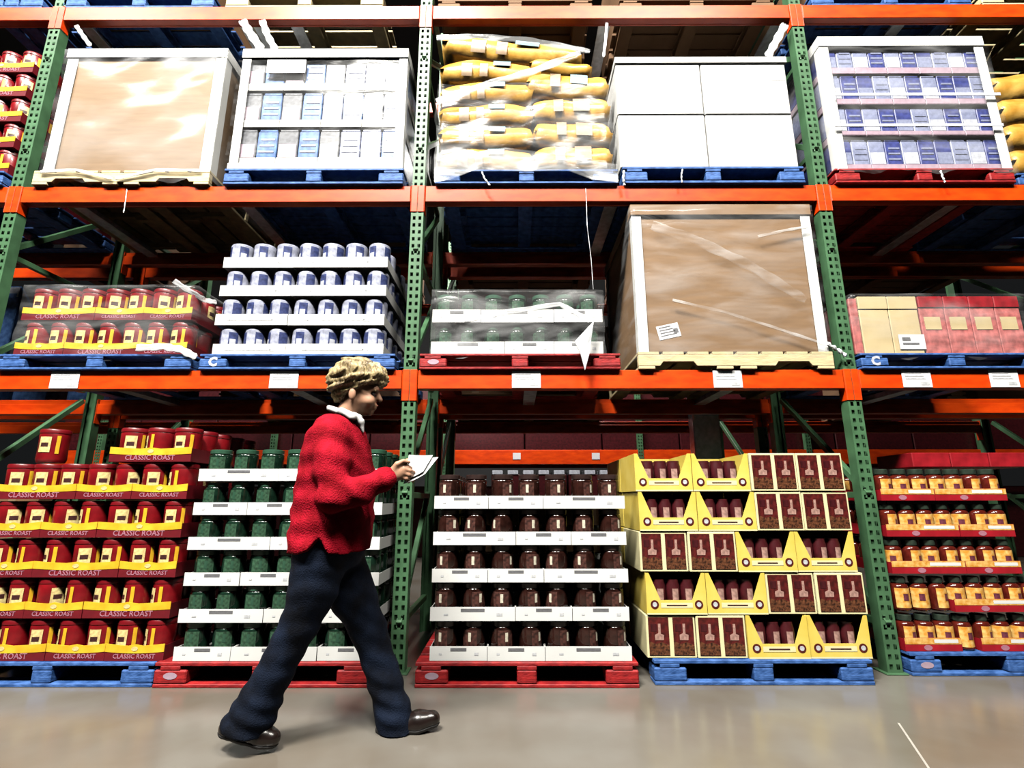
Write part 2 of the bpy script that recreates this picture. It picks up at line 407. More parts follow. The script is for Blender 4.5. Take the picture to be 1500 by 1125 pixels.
def jar_kit(body, lid, label, tag_m, r, h):
    b = MB().lathe([(r * .82, 0), (r * .96, .006), (r, .014), (r, h * .78), (r * .97, h * .83), (r * .90, h * .85), (r * .90, h * .86)], 18).mesh('jar_body', body, smooth=True)
    l = MB().lathe([(r * .94, h * .86), (r * .97, h * .87), (r * .97, h * .985), (r * .88, h), (0.0001, h)], 18).mesh('lid', lid, smooth=True)
    lb = lab_band(r + .0008, h * .10, h * .76, 0.70, label)
    tg = MB().lathe([(r + .0016, h * .46), (r + .0016, h * .70)], 4, (0, 0, 0), -math.pi / 2 - .05, -math.pi / 2 + .20).mesh('label_print', tag_m, smooth=True)
    return b, [('lid', l, []), ('label', lb, [('label_print', tg)])]
def can_kit(r, h):
    b = MB().lathe([(r * .90, 0), (r * .95, .006), (r, h * .10), (r * .97, h * .40), (r * .97, h * .52), (r, h * .84), (r * .97, h * .87)], 20).mesh('canister_body', 'coffee_red', smooth=True)
    l = MB().lathe([(r * .99, h * .87), (r * 1.02, h * .88), (r * 1.02, h * .97), (r * .96, h), (0.0001, h)], 20).mesh('lid', 'coffee_lid', smooth=True)
    lb = lab_band(r * 1.012, h * .30, h * .76, 0.42, 'label_cream')
    tg = MB().lathe([(r * 1.022, h * .46), (r * 1.022, h * .58)], 4, (0, 0, 0), -math.pi / 2 - .26, -math.pi / 2 + .26).mesh('label_print', 'dark_print', smooth=True)
    st = MB().lathe([(r * 1.012, h * .26), (r * 1.012, h * .80)], 3, (0, 0, 0), -math.pi / 2 + .75, -math.pi / 2 + 1.0).mesh('side_label', 'tray_yellow', smooth=True)
    return b, [('lid', l, []), ('label', lb, [('label_print', tg)]), ('side_label', st, [])]
def tin_kit(r, h, body, band):
    b = MB().lathe([(r * .93, 0), (r, .005), (r, h - .006), (r * .95, h - .003), (r * .95, h), (r * .90, h), (r * .89, h - .004), (0.0001, h - .004)], 18).mesh('tin_body', body, smooth=True)
    lb = MB()
    for a_ in range(4): lb.lathe([(r + .0008, h * .12), (r + .0008, h * .88)], 4, (0, 0, 0), -math.pi / 2 - .38 + a_ * math.pi / 2, -math.pi / 2 + .38 + a_ * math.pi / 2)
    lb = lb.mesh('label', band, smooth=True)
    tg = MB().lathe([(r + .0016, h * .34), (r + .0016, h * .62)], 4, (0, 0, 0), -math.pi / 2 - .28, -math.pi / 2 + .2).mesh('label_print', 'can_white', smooth=True)
    return b, [('label', lb, [('label_print', tg)])]
def sauce_kit(r, h):
    b = MB().lathe([(r * .85, 0), (r, .008), (r, h * .70), (r * .9, h * .77), (r * .72, h * .80), (r * .72, h * .84)], 16).mesh('jar_body', 'sauce_glass', smooth=True)
    l = MB().lathe([(r * .80, h * .84), (r * .80, h * .985), (r * .74, h), (0.0001, h)], 16).mesh('lid', 'sauce_lid', smooth=True)
    lb = lab_band(r + .0008, h * .10, h * .68, 1.1, 'sauce_label')
    tg = MB().lathe([(r + .0018, h * .32), (r + .0018, h * .52)], 4, (0, 0, 0), -math.pi / 2 - .30, -math.pi / 2 + .30).mesh('label_print', 'sauce_emblem', smooth=True)
    return b, [('lid', l, []), ('label', lb, [('label_print', tg)])]

def put(name, kit, loc, rz, label, cat, group):
    o = obj(name, kit[0], None, loc, rz, label, cat, group)
    for n, me, subs in kit[1]:
        c = obj(n, me, o)
        for n2, me2 in subs: obj(n2, me2, c)
    return o

TC = {}
def plain_tray(n, pitch, dep, th, style):
    """open tray for n items: white, coffee, sauce or blue-white; returns (root mesh, [(part name, mesh, offset)])"""
    key = (n, round(pitch, 3), dep, style)
    if key in TC: return TC[key]
    w_ = n * pitch - 0.003; t = 0.002
    body = {'white': 'white_card', 'coffee': 'tray_red', 'sauce': 'sauce_tray', 'tin': 'white_card'}[style]
    b = MB().box(0, w_, 0, dep, 0, t).box(0, t, t, dep - t, t, th * .9).box(w_ - t, w_, t, dep - t, t, th * .9).box(0, w_, dep - t, dep, t, th * .9)
    kids = []
    if style == 'coffee':
        b.box(0, w_, 0, t, t, th * .52)
        N = 8
        top = [(w_ * (1 - i / N), th * (0.86 + 0.14 * abs(2 * i / N - 1) ** 1.5 + (.10 if i == N // 2 else 0))) for i in range(N + 1)]
        low = [(w_ * i / N, th * (0.44 + 0.10 * (2 * i / N - 1) ** 2)) for i in range(N + 1)]
        kids.append(('yellow_band', MB().prism(low + top, -0.002, t).mesh('yellow_band', 'tray_yellow'), (0, 0, 0)))
        tx = text_mesh('CLASSIC ROAST', 0.100 * w_ if n == 2 else 0.085 * w_, 'lettering_lilac', 0.0004)
        kids.append(('lettering', tx, (w_ / 2, -0.001, th * 0.26)))
        kids.append(('emblem', disc_mesh('emblem', th * .13, 'label_cream', 0.001, 12, 1.6), (w_ / 2, -0.0025, th * .70)))
    elif style == 'sauce':
        b.box(0, w_, 0, t, t, th)
        kids.append(('printed_band', MB().box(0.002, w_ - 0.002, -0.0015, 0, th * .52, th * .98).mesh('printed_band', 'sauce_label'), (0, 0, 0)))
        kids.append(('printed_panel', MB().box(w_ * .52, w_ * .94, -0.0025, -0.0015, th * .62, th * .88).mesh('printed_panel', 'white_card'), (0, 0, 0)))
        kids.append(('emblem', disc_mesh('emblem', th * .2, 'lettering_lilac', 0.001, 12, 1.7), (w_ * .4, -0.0005, th * .26)))
    else:
        b.box(0, w_, 0, t, t, th)
        g = 'grey_print' if style == 'white' else 'light_print'
        p = MB()
        if style == 'white':
            p.box(w_ * .36, w_ * .64, -0.0012, -0.0002, th * .66, th * .88)
        else:
            p.box(w_ * .2, w_ * .8, -0.0012, -0.0002, th * .40, th * .58)
        kids.append(('printed_text', p.mesh('printed_text', g), (0, 0, 0)))
        q_ = MB(); q_.box(w_ * .16, w_ * .21, -0.0012, -0.0002, th * .40, th * .52); q_.box(w_ * .78, w_ * .85, -0.0012, -0.0002, th * .36, th * .56)
        kids.append(('printed_text', q_.mesh('printed_text', 'light_print'), (0, 0, 0)))
    TC[key] = (b.mesh('tray', body, 0), kids)
    return TC[key]

def stack(x0, y0, z0, rows, tier, pitch, th, style, kit, iname, icat, idesc, tname, tdesc, where, short,
          side=None, skew=0.0, spin=0.5, dn=3, missing=(), count_from='left', deepcols=2, jit=0.004):
    """rows bottom to top; each row is a list of tray sizes (items per tray) or (offset, [sizes])"""
    n = len(rows); dep = dn * pitch - 0.004
    for i, row in enumerate(rows):
        off = 0.0
        if isinstance(row, tuple): off, row = row
        z = z0 + i * tier + 0.001; xs0 = x0 + off + skew * i + random.uniform(-jit, jit)
        tot = sum(abs(k) for k in row); c = 0; rn = rowname(i, n)
        for ti, k in enumerate(row):
            if k < 0: c += -k; continue
            xt = xs0 + c * pitch
            yj = y0 + random.uniform(0, 0.006)
            for dc in range(deepcols):
                me, kids = plain_tray(k, pitch, dep, th, style)
                lt = ORD[ti] if count_from == 'left' else ORD[len(row) - 1 - ti]
                if dc == 0:
                    lb = f'{tdesc}, {lt} from {count_from} in {rn} row, {short}'; g = f'trays of {short}'
                else:
                    lb = f'{tdesc}, {lt} from {count_from} at back, {rn} row, {short}'; g = f'back trays of {short}'
                t = obj(tname, me, None, (xt + 0.0015, yj + dc * (dep + 0.006), z), 0, lb, 'tray', g)
                if dc == 0 or side:
                    for pn, pm, po in kids:
                        if dc == 0: obj(pn, pm, t, po)
            for j in range(k):
                gi = c + j
                lo = ORD[gi] if count_from == 'left' else ORD[tot - 1 - gi]
                if (i, gi) not in missing:
                    put(iname, kit, (xt + (j + .5) * pitch, yj + pitch * .5, z + 0.0028), random.uniform(-spin, spin),
                        f'{idesc}, {lo} from {count_from} in {rn} row, {where}', icat, f'{icat}s of {short}')
                if (side == 'right' and gi == tot - 1) or (side == 'left' and gi == 0):
                    for dd in range(1, dn * deepcols - 1):
                        yy = yj + pitch * (dd + .5) + (0.008 if dd >= dn else 0)
                        put(iname, kit, (xt + (j + .5) * pitch, yy, z + 0.0028), random.uniform(-3, 3) ,
                            f'{idesc}, {ORD[dd]} back on {side} side, {rn} row, {short}', icat, f'side {icat}s of {short}')
            c += k

# ---- ground level
# coffee canisters, far left
YA = -0.20
pallet(-2.335, at(222, 1003, YA).x, YA, 0, 0.115, 'blue_wood', 'blue pallet on the floor under the tall red coffee canister stack')
CAN = can_kit(0.0705, 0.189)
xa = at(236, 965, YA).x - 7 * 0.1535
stack(xa, YA + 0.02, 0.1155, [[3, 2, 2], [2, 2, 3], [2, 3, 2], [2, 2, 3], [3, 2, 2], [-4, 3]], 0.203, 0.1535, 0.082, 'coffee', CAN, 'coffee_canister', 'canister',
      'red coffee canister', 'coffee_tray', 'red-yellow coffee tray', 'tall floor stack', 'floor coffee stack', side='right', count_from='right', spin=1.0)
put('coffee_canister', CAN, (at(66, 672, YA + .08).x, YA + 0.12, 0.1155 + 5 * 0.203 + 0.001), 0.1,
    'single loose red coffee canister standing alone atop the tall floor stack', 'canister', 'loose canister')
# green jars
YB = -0.21
pallet(at(222, 1008, YB).x, at(541, 1008, YB).x, YB, 0, 0.118, 'red_wood', 'red pallet on the floor under the green jars, behind the walking person', mark=RMARK)
JG = jar_kit('jar_green', 'jar_green_lid', 'jar_green_label', 'jar_green_lid', 0.060, 0.172)
stack(at(250, 962, YB).x, YB + 0.02, 0.1185, [[2, 3, 2], [3, 2, 2], [2, 2, 3], [3, 2, 2], [2, 2, 3], [3, 2, 2]], 0.181, 0.1475, 0.066, 'white', JG, 'glass_jar', 'jar',
      'dark green jar', 'cardboard_tray', 'white jar tray', 'stack behind the person', 'floor green stack', side='right', spin=0.4)
# brown jars
YC = -0.21
pallet(at(607, 1008, YC).x, at(938, 1008, YC).x, YC, 0, 0.118, 'red_wood', 'red pallet on the floor under the dark brown jars, right of the person', mark=RMARK)
JB = jar_kit('jar_brown', 'jar_brown_lid', 'jar_brown_label', 'jar_tag', 0.060, 0.180)
stack(at(627, 962, YC).x, YC + 0.02, 0.1185, [[2, 2, 3], [3, 2, 2], [2, 2, 3], [3, 2, 2], [2, 2, 3]], 0.189, 0.1485, 0.068, 'white', JB, 'glass_jar', 'jar',
      'dark brown jar', 'cardboard_tray', 'white jar tray', 'stack beside yellow cartons', 'floor brown stack', side='left', spin=0.9, dn=3)
# yellow cartons
YD = -0.17
pallet(at(960, 1003, YD).x, at(1283, 1000, YD).x, YD, 0, 0.118, 'blue_wood', 'blue pallet on the floor under the yellow cartons', mark=None)
OW, PW, CH, CD = 0.318, 0.258, 0.208, 0.40
def open_carton():
    b = MB(); t = 0.004
    b.box(0, OW, 0, CD, 0, t).box(0, t, t, CD, t, CH).box(OW - t, OW, t, CD, t, CH).box(t, OW - t, CD - t, CD, t, CH)
    b.prism([(0, t), (OW, t), (OW, CH * .34), (0, CH * .34)], 0, t)
    b.prism([(0, CH * .341), (0.075, CH * .341), (0.018, CH), (0, CH)], 0, t)
    b.prism([(OW - 0.075, CH * .341), (OW, CH * .341), (OW, CH), (OW - .018, CH)], 0, t)
    body = b.mesh('display_carton', 'carton_yellow')
    kids = [('printed_strip', MB().box(.075, OW - .075, -.0015, 0, CH * .16, CH * .28).mesh('printed_strip', 'carton_edge'), (0, 0, 0)),
            ('printed_text', MB().box(.105, OW - .105, -.0025, -.0015, CH * .205, CH * .235).mesh('printed_text', 'dark_print'), (0, 0, 0)),
            ('emblem', disc_mesh('emblem', .022, 'picture_red', .0015), (.042, -.0002, CH * .24)),
            ('emblem', disc_mesh('emblem', .022, 'picture_red', .0015), (OW - .042, -.0002, CH * .24)),
            ('emblem', disc_mesh('emblem', .012, 'light_print', .0015), (.042, -.0018, CH * .24)),
            ('emblem', disc_mesh('emblem', .012, 'light_print', .0015), (OW - .042, -.0018, CH * .24)),
            ('front_edge', MB().box(0.0, OW, -.0012, -.0001, 0.0, CH * .035).mesh('front_edge', 'carton_edge'), (0, 0, 0))]
    return body, kids
def picture_carton():
    body = MB().box(0, PW, 0, CD, 0, CH).mesh('picture_carton', 'carton_edge', 0.003)
    kids = []
    pw = PW / 2
    for i in range(2):
        x = i * pw
        pm = MB().box(.011, pw - .011, -.0015, 0, CH * .06, CH * .95).mesh('printed_panel', 'picture_red')
        kids.append(('printed_panel', pm, (x, 0, 0), [
            ('printed_beans', MB().prism([(.013, CH * .07), (pw - .013, CH * .07), (pw - .013, CH * .30), (pw * .6, CH * .37), (pw * .35, CH * .33), (.013, CH * .40)], -.0028, -.0015).mesh('printed_beans', 'picture_brown')),
            ('printed_cup', MB().prism([(pw * .34, CH * .42), (pw * .68, CH * .42), (pw * .70, CH * .54), (pw * .58, CH * .56), (pw * .58, CH * .80), (pw * .48, CH * .80), (pw * .48, CH * .58), (pw * .34, CH * .54)], -.0028, -.0015).mesh('printed_cup', 'picture_pale')),
            ('printed_line', MB().box(.022, pw * .42, -.0028, -.0015, CH * .62, CH * .80).mesh('printed_line', 'maroon_pack'))]))
    return body, kids
OC, PC = open_carton(), picture_carton()
def pack_kit():
    b = MB().lathe([(.034, 0), (.037, .006), (.037, .135), (.033, .150), (.033, .165), (0.0001, .165)], 14).mesh('canister_body', 'maroon_pack', smooth=True)
    lb = lab_band(.0378, .05, .12, .45, 'picture_pale')
    return b, [('label', lb, [])]
PK = pack_kit()
lay = [['p', 'p', 'o', 'o'], ['o', 'o', 'p', 'p'], ['p', 'p', 'o', 'o'], ['o', 'o', 'p', 'p'], ['o', 'o', 'p', 'p']]
xd = at(951, 962, YD).x
for i, row in enumerate(lay):
    rn = rowname(i, 5); x = xd + i * -0.004 + (0.0, 0.012, -0.004, 0.006, 0.0)[i]; z = 0.1185 + i * (CH + .0045); oi = pi_ = 0
    for j, k in enumerate(row):
        yj = YD + .02 + random.uniform(0, .012)
        if k == 'o':
            o = obj('display_carton', OC[0], None, (x, yj, z), random.uniform(-.002, .002),
                    f'yellow display carton with cut-out front, {("left", "right")[oi]} one in {rn} carton row', 'carton', 'yellow cut-out cartons')
            for n, me, po in OC[1]: obj(n, me, o, po)
            for q_ in range(3):
                put('drink_canister', PK, (x + OW * (.26 + .24 * q_), yj + .06, z + .0045), random.uniform(-.25, .25),
                    f'maroon canister, {ORD[q_]} from left in the {("left", "right")[oi]} cut-out carton, {rn} carton row', 'canister', 'maroon canisters in the yellow cartons')
                put('drink_canister', PK, (x + OW * (.26 + .24 * q_), yj + .16, z + .0045), random.uniform(-.25, .25),
                    f'maroon canister behind the {ORD[q_]} in {("left", "right")[oi]} cut-out carton, {rn} carton row', 'canister', 'second line of maroon canisters')
            x += OW + .004; oi += 1
        else:
            o = obj('picture_carton', PC[0], None, (x, yj, z), random.uniform(-.002, .002),
                    f'closed pale yellow carton with two dark pictures, {("left", "right")[pi_]} one in {rn} carton row', 'carton', 'closed picture cartons')
            for n, me, po, subs in PC[1]:
                c = obj(n, me, o, po)
                for n2, m2 in subs: obj(n2, m2, c)
            x += PW + .004; pi_ += 1
    # cartons behind, so that the stack has its depth
    xx = xd + i * -0.004 + (0.0, 0.012, -0.004, 0.006, 0.0)[i]
    for dc in range(4):
        me = PCACHE.setdefault('backcarton', MB().box(0, .286, 0, .44, 0, CH).mesh('picture_carton', 'carton_yellow', .003))
        obj('picture_carton', me, None, (xx + dc * .289, YD + .445, z), 0, f'plain yellow carton at the back of {rn} carton row, {ORD[dc]} from left', 'carton', 'back cartons')
# sauce jars, right
YE = -0.03
pallet(at(1328, 990, YE).x + .035, at(1328, 990, YE).x + 1.175, YE, 0, 0.115, 'blue_wood', 'blue pallet on the floor under the sauce jars at the right edge', mark=RMARK)
SJ = sauce_kit(0.0475, 0.178)
stack(at(1330, 952, YE).x, YE + 0.02, 0.1155, [[3, -1, 3, 2], [-3, 4, 3], [4, 3], [4, 3], [3, 4]], 0.2, 0.1045, 0.068, 'sauce', SJ, 'sauce_jar', 'jar',
      'yellow-labelled sauce jar', 'sauce_tray', 'red-yellow sauce tray', 'floor stack at right', 'floor sauce stack', side='left', spin=0.6, dn=3)
for q_ in range(3):
    put('sauce_jar', SJ, (at(1330, 952, YE).x + (q_ + .5) * .1045 + .002, YE + .075, .1155 + .2 + .0015), random.uniform(-.5, .5),
        f'sauce jar standing without a tray, {ORD[q_]} from left in fourth row of the sauce stack', 'jar', 'sauce jars out of their tray')
put('sauce_jar', SJ, (at(1330, 952, YE).x + 3.5 * .1045, YE + .075, .1165), .2, 'single dark sauce jar standing between two trays in the bottom sauce row', 'jar', 'lone sauce jar')
# red cartons laid on top of the sauce stack, towards the back
rc = MB().box(0, .235, 0, .32, 0, .09).mesh('red_carton', 'red_pack', .004)
for q_ in range(3):
    obj('red_carton', rc, None, (at(1296, 652, .4).x + q_ * .24, .18, .1155 + 5 * .2 + .003), 0, f'flat red carton lying on the sauce jars, {ORD[q_]} from left', 'carton', 'flat red cartons')

# ---- middle level
Y2 = -0.03; Z2 = LEV[0] + .0008; PH = 0.098
xl = at(278, 540, Y2).x
pallet(xl - 1.19, xl, Y2, Z2, PH, 'blue_wood', 'blue pallet under the low wrapped coffee load, first shelf', mark=None)
CAN2 = can_kit(0.0708, 0.215)
xa2 = at(268, 520, Y2).x - 7 * .1545
stack(xa2, Y2 + .03, Z2 + PH + .001, [[2, 3, 2], [3, 2, 2]], 0.232, 0.1545, 0.085, 'coffee', CAN2, 'coffee_canister', 'canister',
      'red coffee canister', 'coffee_tray', 'red-yellow coffee tray', 'low wrapped shelf load', 'shelf coffee load', side='right', count_from='right', spin=0.5)
pallet(at(290, 540, Y2).x, at(578, 540, Y2).x, Y2, Z2, PH, 'blue_wood', "blue pallet under the blue and white tins, above the person's head", mark=CMARK)
TIN = tin_kit(.0705, .172, 'tin_body', 'can_blue')
stack(at(304, 520, Y2).x, Y2 + .03, Z2 + PH + .001, [[3, 4], [3, 4], [3, 4], [3, 4]], 0.196, 0.1525, 0.072, 'tin', TIN, 'food_tin', 'tin',
      'blue-white tin', 'tin_tray', 'white tin tray', 'four-tier shelf stack', 'shelf tin stack', side='right', spin=1.2)
pallet(at(614, 540, Y2).x, at(910, 540, Y2).x, Y2, Z2, PH, 'red_wood', 'red pallet under the low wrapped green jar load on the shelf', mark=RMARK)
JG2 = jar_kit('jar_green', 'jar_green_lid', 'jar_green_label', 'jar_green_lid', .058, .195)
stack(at(629, 518, Y2).x, Y2 + .03, Z2 + PH + .001, [[3, 2, 2], [2, 3, 2]], 0.212, 0.1535, 0.085, 'white', JG2, 'glass_jar', 'jar',
      'green jar', 'cardboard_tray', 'white jar tray', 'low wrapped shelf load', 'shelf jar load', side='right', spin=0.5)

def boxed_load(x0, x1, y0, z0, ztop, m, capm, label, wrap, posts=0.062, caph=0.075, stick=None):
    W_ = x1 - x0; H_ = ztop - z0
    r = obj('boxed_load', None, loc=(x0, y0, z0), label=label, cat='box')
    obj('carton_body', MB().box(0.02, W_ - .02, .02, .95, 0, H_ - caph * .3).mesh('carton_body', m, .008), r)
    L = MB().box(0, posts, 0, .006, 0, H_ - caph - .001).box(0, .006, .0062, posts, 0, H_ - caph - .001).mesh('corner_post', 'white_card', .001)
    L2 = L.copy(); L2.transform(Matrix.Scale(-1, 4, (1, 0, 0))); L2.flip_normals()
    obj('corner_post', L, r, (0.006, 0.008, 0)); obj('corner_post', L2, r, (W_ - .006, 0.008, 0))
    obj('corner_post', L2, r, (0.006, .965, 0), math.pi); obj('corner_post', L, r, (W_ - .006, .965, 0), math.pi)
    c = MB().box(0, W_, 0, .008, H_ - caph, H_).box(0, W_, .967, .975, H_ - caph, H_).box(0, .008, .0082, .9668, H_ - caph, H_).box(W_ - .008, W_, .0082, .9668, H_ - caph, H_).box(.0082, W_ - .0082, .0082, .9668, H_ - .008, H_)
    obj('top_cap', c.mesh('top_cap', capm, .001), r)
    if stick:
        s = MB().box(-.07, .07, -.001, 0, -.045, .045).mesh('sticker', 'paper'); o = obj('sticker', s, r, stick); o.rotation_euler = (0, -.22, 0); o.location.y = .0185
        p = MB()
        for k in range(4): p.box(-.055, .02 + .01 * k, -.002, -.001, .028 - k * .018, .034 - k * .018)
        p.box(.03, .06, -.002, -.001, -.02, .01)
        obj('printed_text', p.mesh('printed_text', 'grey_print'), o)
    return r

def wrap_shell(name, x0, x1, y0, y1, z0, z1, m, amp=.006, seed=0, top=True, parent=None, label=None, taper=0.0, nx=26, nz=22, lip=None):
    """thin wrinkled film drawn round a load: four walls and an overlapping rim on top"""
    rnd = random.Random(seed); ph = [rnd.uniform(0, 6.28) for _ in range(8)]
    def wob(u, z):
        return amp * (math.sin(u * 9 + z * 14 + ph[0]) * .5 + math.sin(u * 21 - z * 17 + ph[1]) * .35 + abs(math.sin((u * 1.6 - z * 3.1) * 2.4 + ph[2])) ** 6 * 1.3 + math.sin(z * 40 + ph[3] + math.sin(u * 5)) * .3)
    loop = []
    nd = 12
    for i in range(nx): loop.append((x0 + (x1 - x0) * i / nx, y0, 0, -1))
    for i in range(nd): loop.append((x1, y0 + (y1 - y0) * i / nd, 1, 0))
    for i in range(nx): loop.append((x1 - (x1 - x0) * i / nx, y1, 0, 1))
    for i in range(nd): loop.append((x0, y1 - (y1 - y0) * i / nd, -1, 0))
    n = len(loop); vs = []; fs = []
    for k in range(nz + 1):
        z = z0 + (z1 - z0) * k / nz
        for (x, y, ax, ay) in loop:
            dlt = .004 + amp * .9 + wob(x + y * 1.3, z)
            zz = z
            if k == 0: zz += .018 * math.sin(x * 13 + ph[4]) + .01 * math.sin(x * 31 + ph[5])
            vs.append((x + ax * dlt, y + ay * dlt, zz))
    for k in range(nz):
        for i in range(n): fs.append((k * n + i, k * n + (i + 1) % n, (k + 1) * n + (i + 1) % n, (k + 1) * n + i))
    if top:
        base = nz * n
        cx, cy = (x0 + x1) / 2, (y0 + y1) / 2
        off = len(vs)
        for (x, y, ax, ay) in loop: vs.append((x + (cx - x) * .3, y + (cy - y) * .3, z1 + .004))
        for i in range(n): fs.append((base + i, base + (i + 1) % n, off + (i + 1) % n, off + i))
    me = bpy.data.meshes.new(name); me.from_pydata(vs, [], fs); me.update()
    me.polygons.foreach_set('use_smooth', [True] * len(me.polygons)); me.materials.append(MATS[m])
    o = obj(name, me, parent, label=label, cat=None if parent else 'plastic wrap')
    if parent: o.location = -parent.location
    return o

def film_rope(name, pts, r, label=None, parent=None, m='white_plastic', wide=False):
    """gathered band of film: a pleated strip that follows the points, or a thin twisted strand"""
    P = [Vector(p) for p in pts]; path = []; rs = []
    for i in range(len(P) - 1):
        for k in range(8):
            t = k / 8; path.append(P[i].lerp(P[i + 1], t)); rs.append(r * (.85 + (.12 if wide else .3) * math.sin((i + t) * 11)))
    path.append(P[-1]); rs.append(r * .5)
    if not wide:
        path = [p + Vector((0, math.sin(i * 1.1) * r * .25, math.sin(i * 1.6) * r * .3)) for i, p in enumerate(path)]
        me = MB().tube(path, rs, 7).mesh(name, m, smooth=True)
    else:
        vs = []; fs = []; nw = 7
        for i, p in enumerate(path):
            t = (path[min(i + 1, len(path) - 1)] - path[max(i - 1, 0)]).normalized(); up = Vector((-t.z, 0, t.x)).normalized()
            for j in range(nw): vs.append(tuple(p + up * (j / (nw - 1) - .5) * 2 * rs[i] + Vector((0, -.003 - (.005 if j % 2 else 0) * (1 + .4 * math.sin(i * .9 + j)), 0))))
        n = len(path) * nw; vs += [(v[0], v[1] + .0015, v[2]) for v in vs]
        for i in range(len(path) - 1):
            for j in range(nw - 1):
                q = (i * nw + j, i * nw + j + 1, (i + 1) * nw + j + 1, (i + 1) * nw + j); fs.append(q); fs.append(tuple(k + n for k in reversed(q)))
        me = bpy.data.meshes.new(name); me.from_pydata(vs, [], fs); me.update(); me.materials.append(MATS[m])
        me.polygons.foreach_set('use_smooth', [True] * len(me.polygons))
    if parent:
        for v in me.vertices: v.co -= parent.location
        return obj(name, me, parent)
    return obj(name, me, None, label=label, cat='plastic wrap')

# tall brown box
xw0, xw1 = at(936, 538, Y2).x, at(1223, 538, Y2).x
stringer_pallet(xw0, xw1, Y2, Z2, .108, 'pale wooden pallet under the tall brown box on the first shelf')
dz = Z2 + .109
bd = boxed_load(xw0 + .005, xw1 - .005, Y2 + .01, dz, at(1050, 298, Y2).z, 'cardboard', 'cardboard',
                'tall brown cardboard box with white corner posts and a white sticker, on the first shelf', None, stick=(.20, .018, .14))
wrap_shell('stretch_wrap', xw0 + .005, xw1 - .005, Y2 + .01, Y2 + .985, dz - .03, at(1050, 300, Y2).z, 'wrap_thin', .005, 3, parent=bd)
yf = Y2 - .008
film_rope('film_fold', [at(985, 440, yf), at(1060, 457, yf), at(1140, 482, yf), at(1212, 506, yf)], .012, parent=bd, m='wrap_thick', wide=True)
film_rope('film_fold', [at(955, 330, yf), at(1020, 352, yf), at(1100, 390, yf), at(1180, 440, yf)], .04, parent=bd, m='wrap_thin', wide=True)
film_rope('film_fold', [at(1110, 347, yf), at(1150, 338, yf), at(1184, 332, yf)], .012, parent=bd, m='wrap_thick', wide=True)
film_rope('film_fold', [at(1212, 503, yf), at(1226, 512, yf), at(1240, 521, yf)], .012, parent=bd)

# red goods, right
xe = at(1258, 535, Y2).x + .022
pallet(xe, xe + 1.17, Y2, Z2, PH, 'blue_wood', 'blue pallet under the wrapped red packs at the right end of the first shelf', mark=CMARK)
ze = Z2 + PH + .002; he = at(1300, 432, Y2).z - ze
b_ = MB().box(0, .052, 0, .4, 0, he * .97).mesh('goods_carton', 'pink_pack', .004)
obj('goods_carton', b_, None, (xe - .005, Y2 + .03, ze), 0, 'narrow pink and red pack at the left end of the wrapped red load', 'carton')
cw = (at(1361, 500, Y2).x - at(1272, 500, Y2).x) / 2
cb = MB().box(0, cw - .004, 0, .4, 0, he * .77).mesh('goods_carton', 'cream_card', .004)
lid_ = MB().box(0, cw - .004, -.004, .404, he * .775, he).mesh('carton_lid', 'cream_card', .003)
for k in range(2):
    o = obj('goods_carton', cb, None, (xe + .052 + k * cw, Y2 + .03, ze), 0, f'cream carton with lid on the first shelf, {("left", "right")[k]} of the two beside the red packs', 'carton', 'cream cartons')
    obj('carton_lid', lid_, o)
    if k == 1:
        obj('sticker', MB().box(.03, .19, -.0065, -.0045, 0.03, .125).mesh('sticker', 'paper'), o)
        obj('printed_text', MB().box(.05, .10, -.0085, -.0066, .085, .105).box(.05, .15, -.0085, -.0066, .06, .07).mesh('printed_text', 'grey_print'), o)
rp = MB().box(0, .155, 0, .4, 0, he * .80).mesh('goods_pack', 'pink_pack', .004)
rl = MB().box(0, .155, -.006, .404, he * .80, he).mesh('pack_top', 'red_pack', .004)
rt = MB().box(.02, .12, -.003, 0, he * .42, he * .64).mesh('label', 'cream_card')
for k in range(4):
    o = obj('goods_pack', rp, None, (xe + .058 + 2 * cw + k * .159, Y2 + .03, ze), 0, f'red pack with pale label, {ORD[k]} one right of the cream cartons', 'pack', 'red packs')
    obj('pack_top', rl, o); obj('label', rt, o)
bk_ = MB().box(0, .36, 0, .5, 0, he * .95).mesh('goods_carton', 'brown_cardboard', .006)
for k in range(3): obj('goods_carton', bk_, None, (xe + .01 + k * .372, Y2 + .47, ze), 0, f'brown carton behind the red packs on the right blue pallet, {ORD[k]} from left', 'carton', 'cartons behind the red packs')
wrap_shell('stretch_wrap', xe, xe + 1.1, Y2 + .02, Y2 + .99, ze - .02, ze + he + .012, 'wrap_thin', .006, 11, label='clear stretch wrap round the red packs at the right end')

# wraps on the middle level
wrap_shell('stretch_wrap', xa2, xa2 + 7 * .1545, Y2 + .025, Y2 + .97, Z2 + PH - .02, Z2 + PH + .46, 'wrap_thin', .009, 5, label='crinkled clear wrap round the low coffee canister load')
film_rope('stretch_wrap', [at(255, 412, -.02), at(280, 428, .02), at(300, 440, .08), at(318, 443, .14)], .020, m='wrap_fold', wide=True, label='loose white film end hanging off the low coffee canister load')
film_rope('stretch_wrap', [at(200, 510, Y2 - .01), at(240, 508, Y2 - .02), at(265, 512, Y2 - .01), at(288, 524, Y2 - .01)], .026, m='wrap_fold', wide=True, label='gathered white film drooping over the corner of the blue pallet')
xc0 = at(629, 518, Y2).x
wrap_shell('stretch_wrap', xc0, xc0 + 7 * .1535, Y2 + .025, Y2 + .97, Z2 + PH - .005, Z2 + PH + .425, 'wrap_mid', .007, 8, label='cloudy wrap round the low green jar load on red pallet')
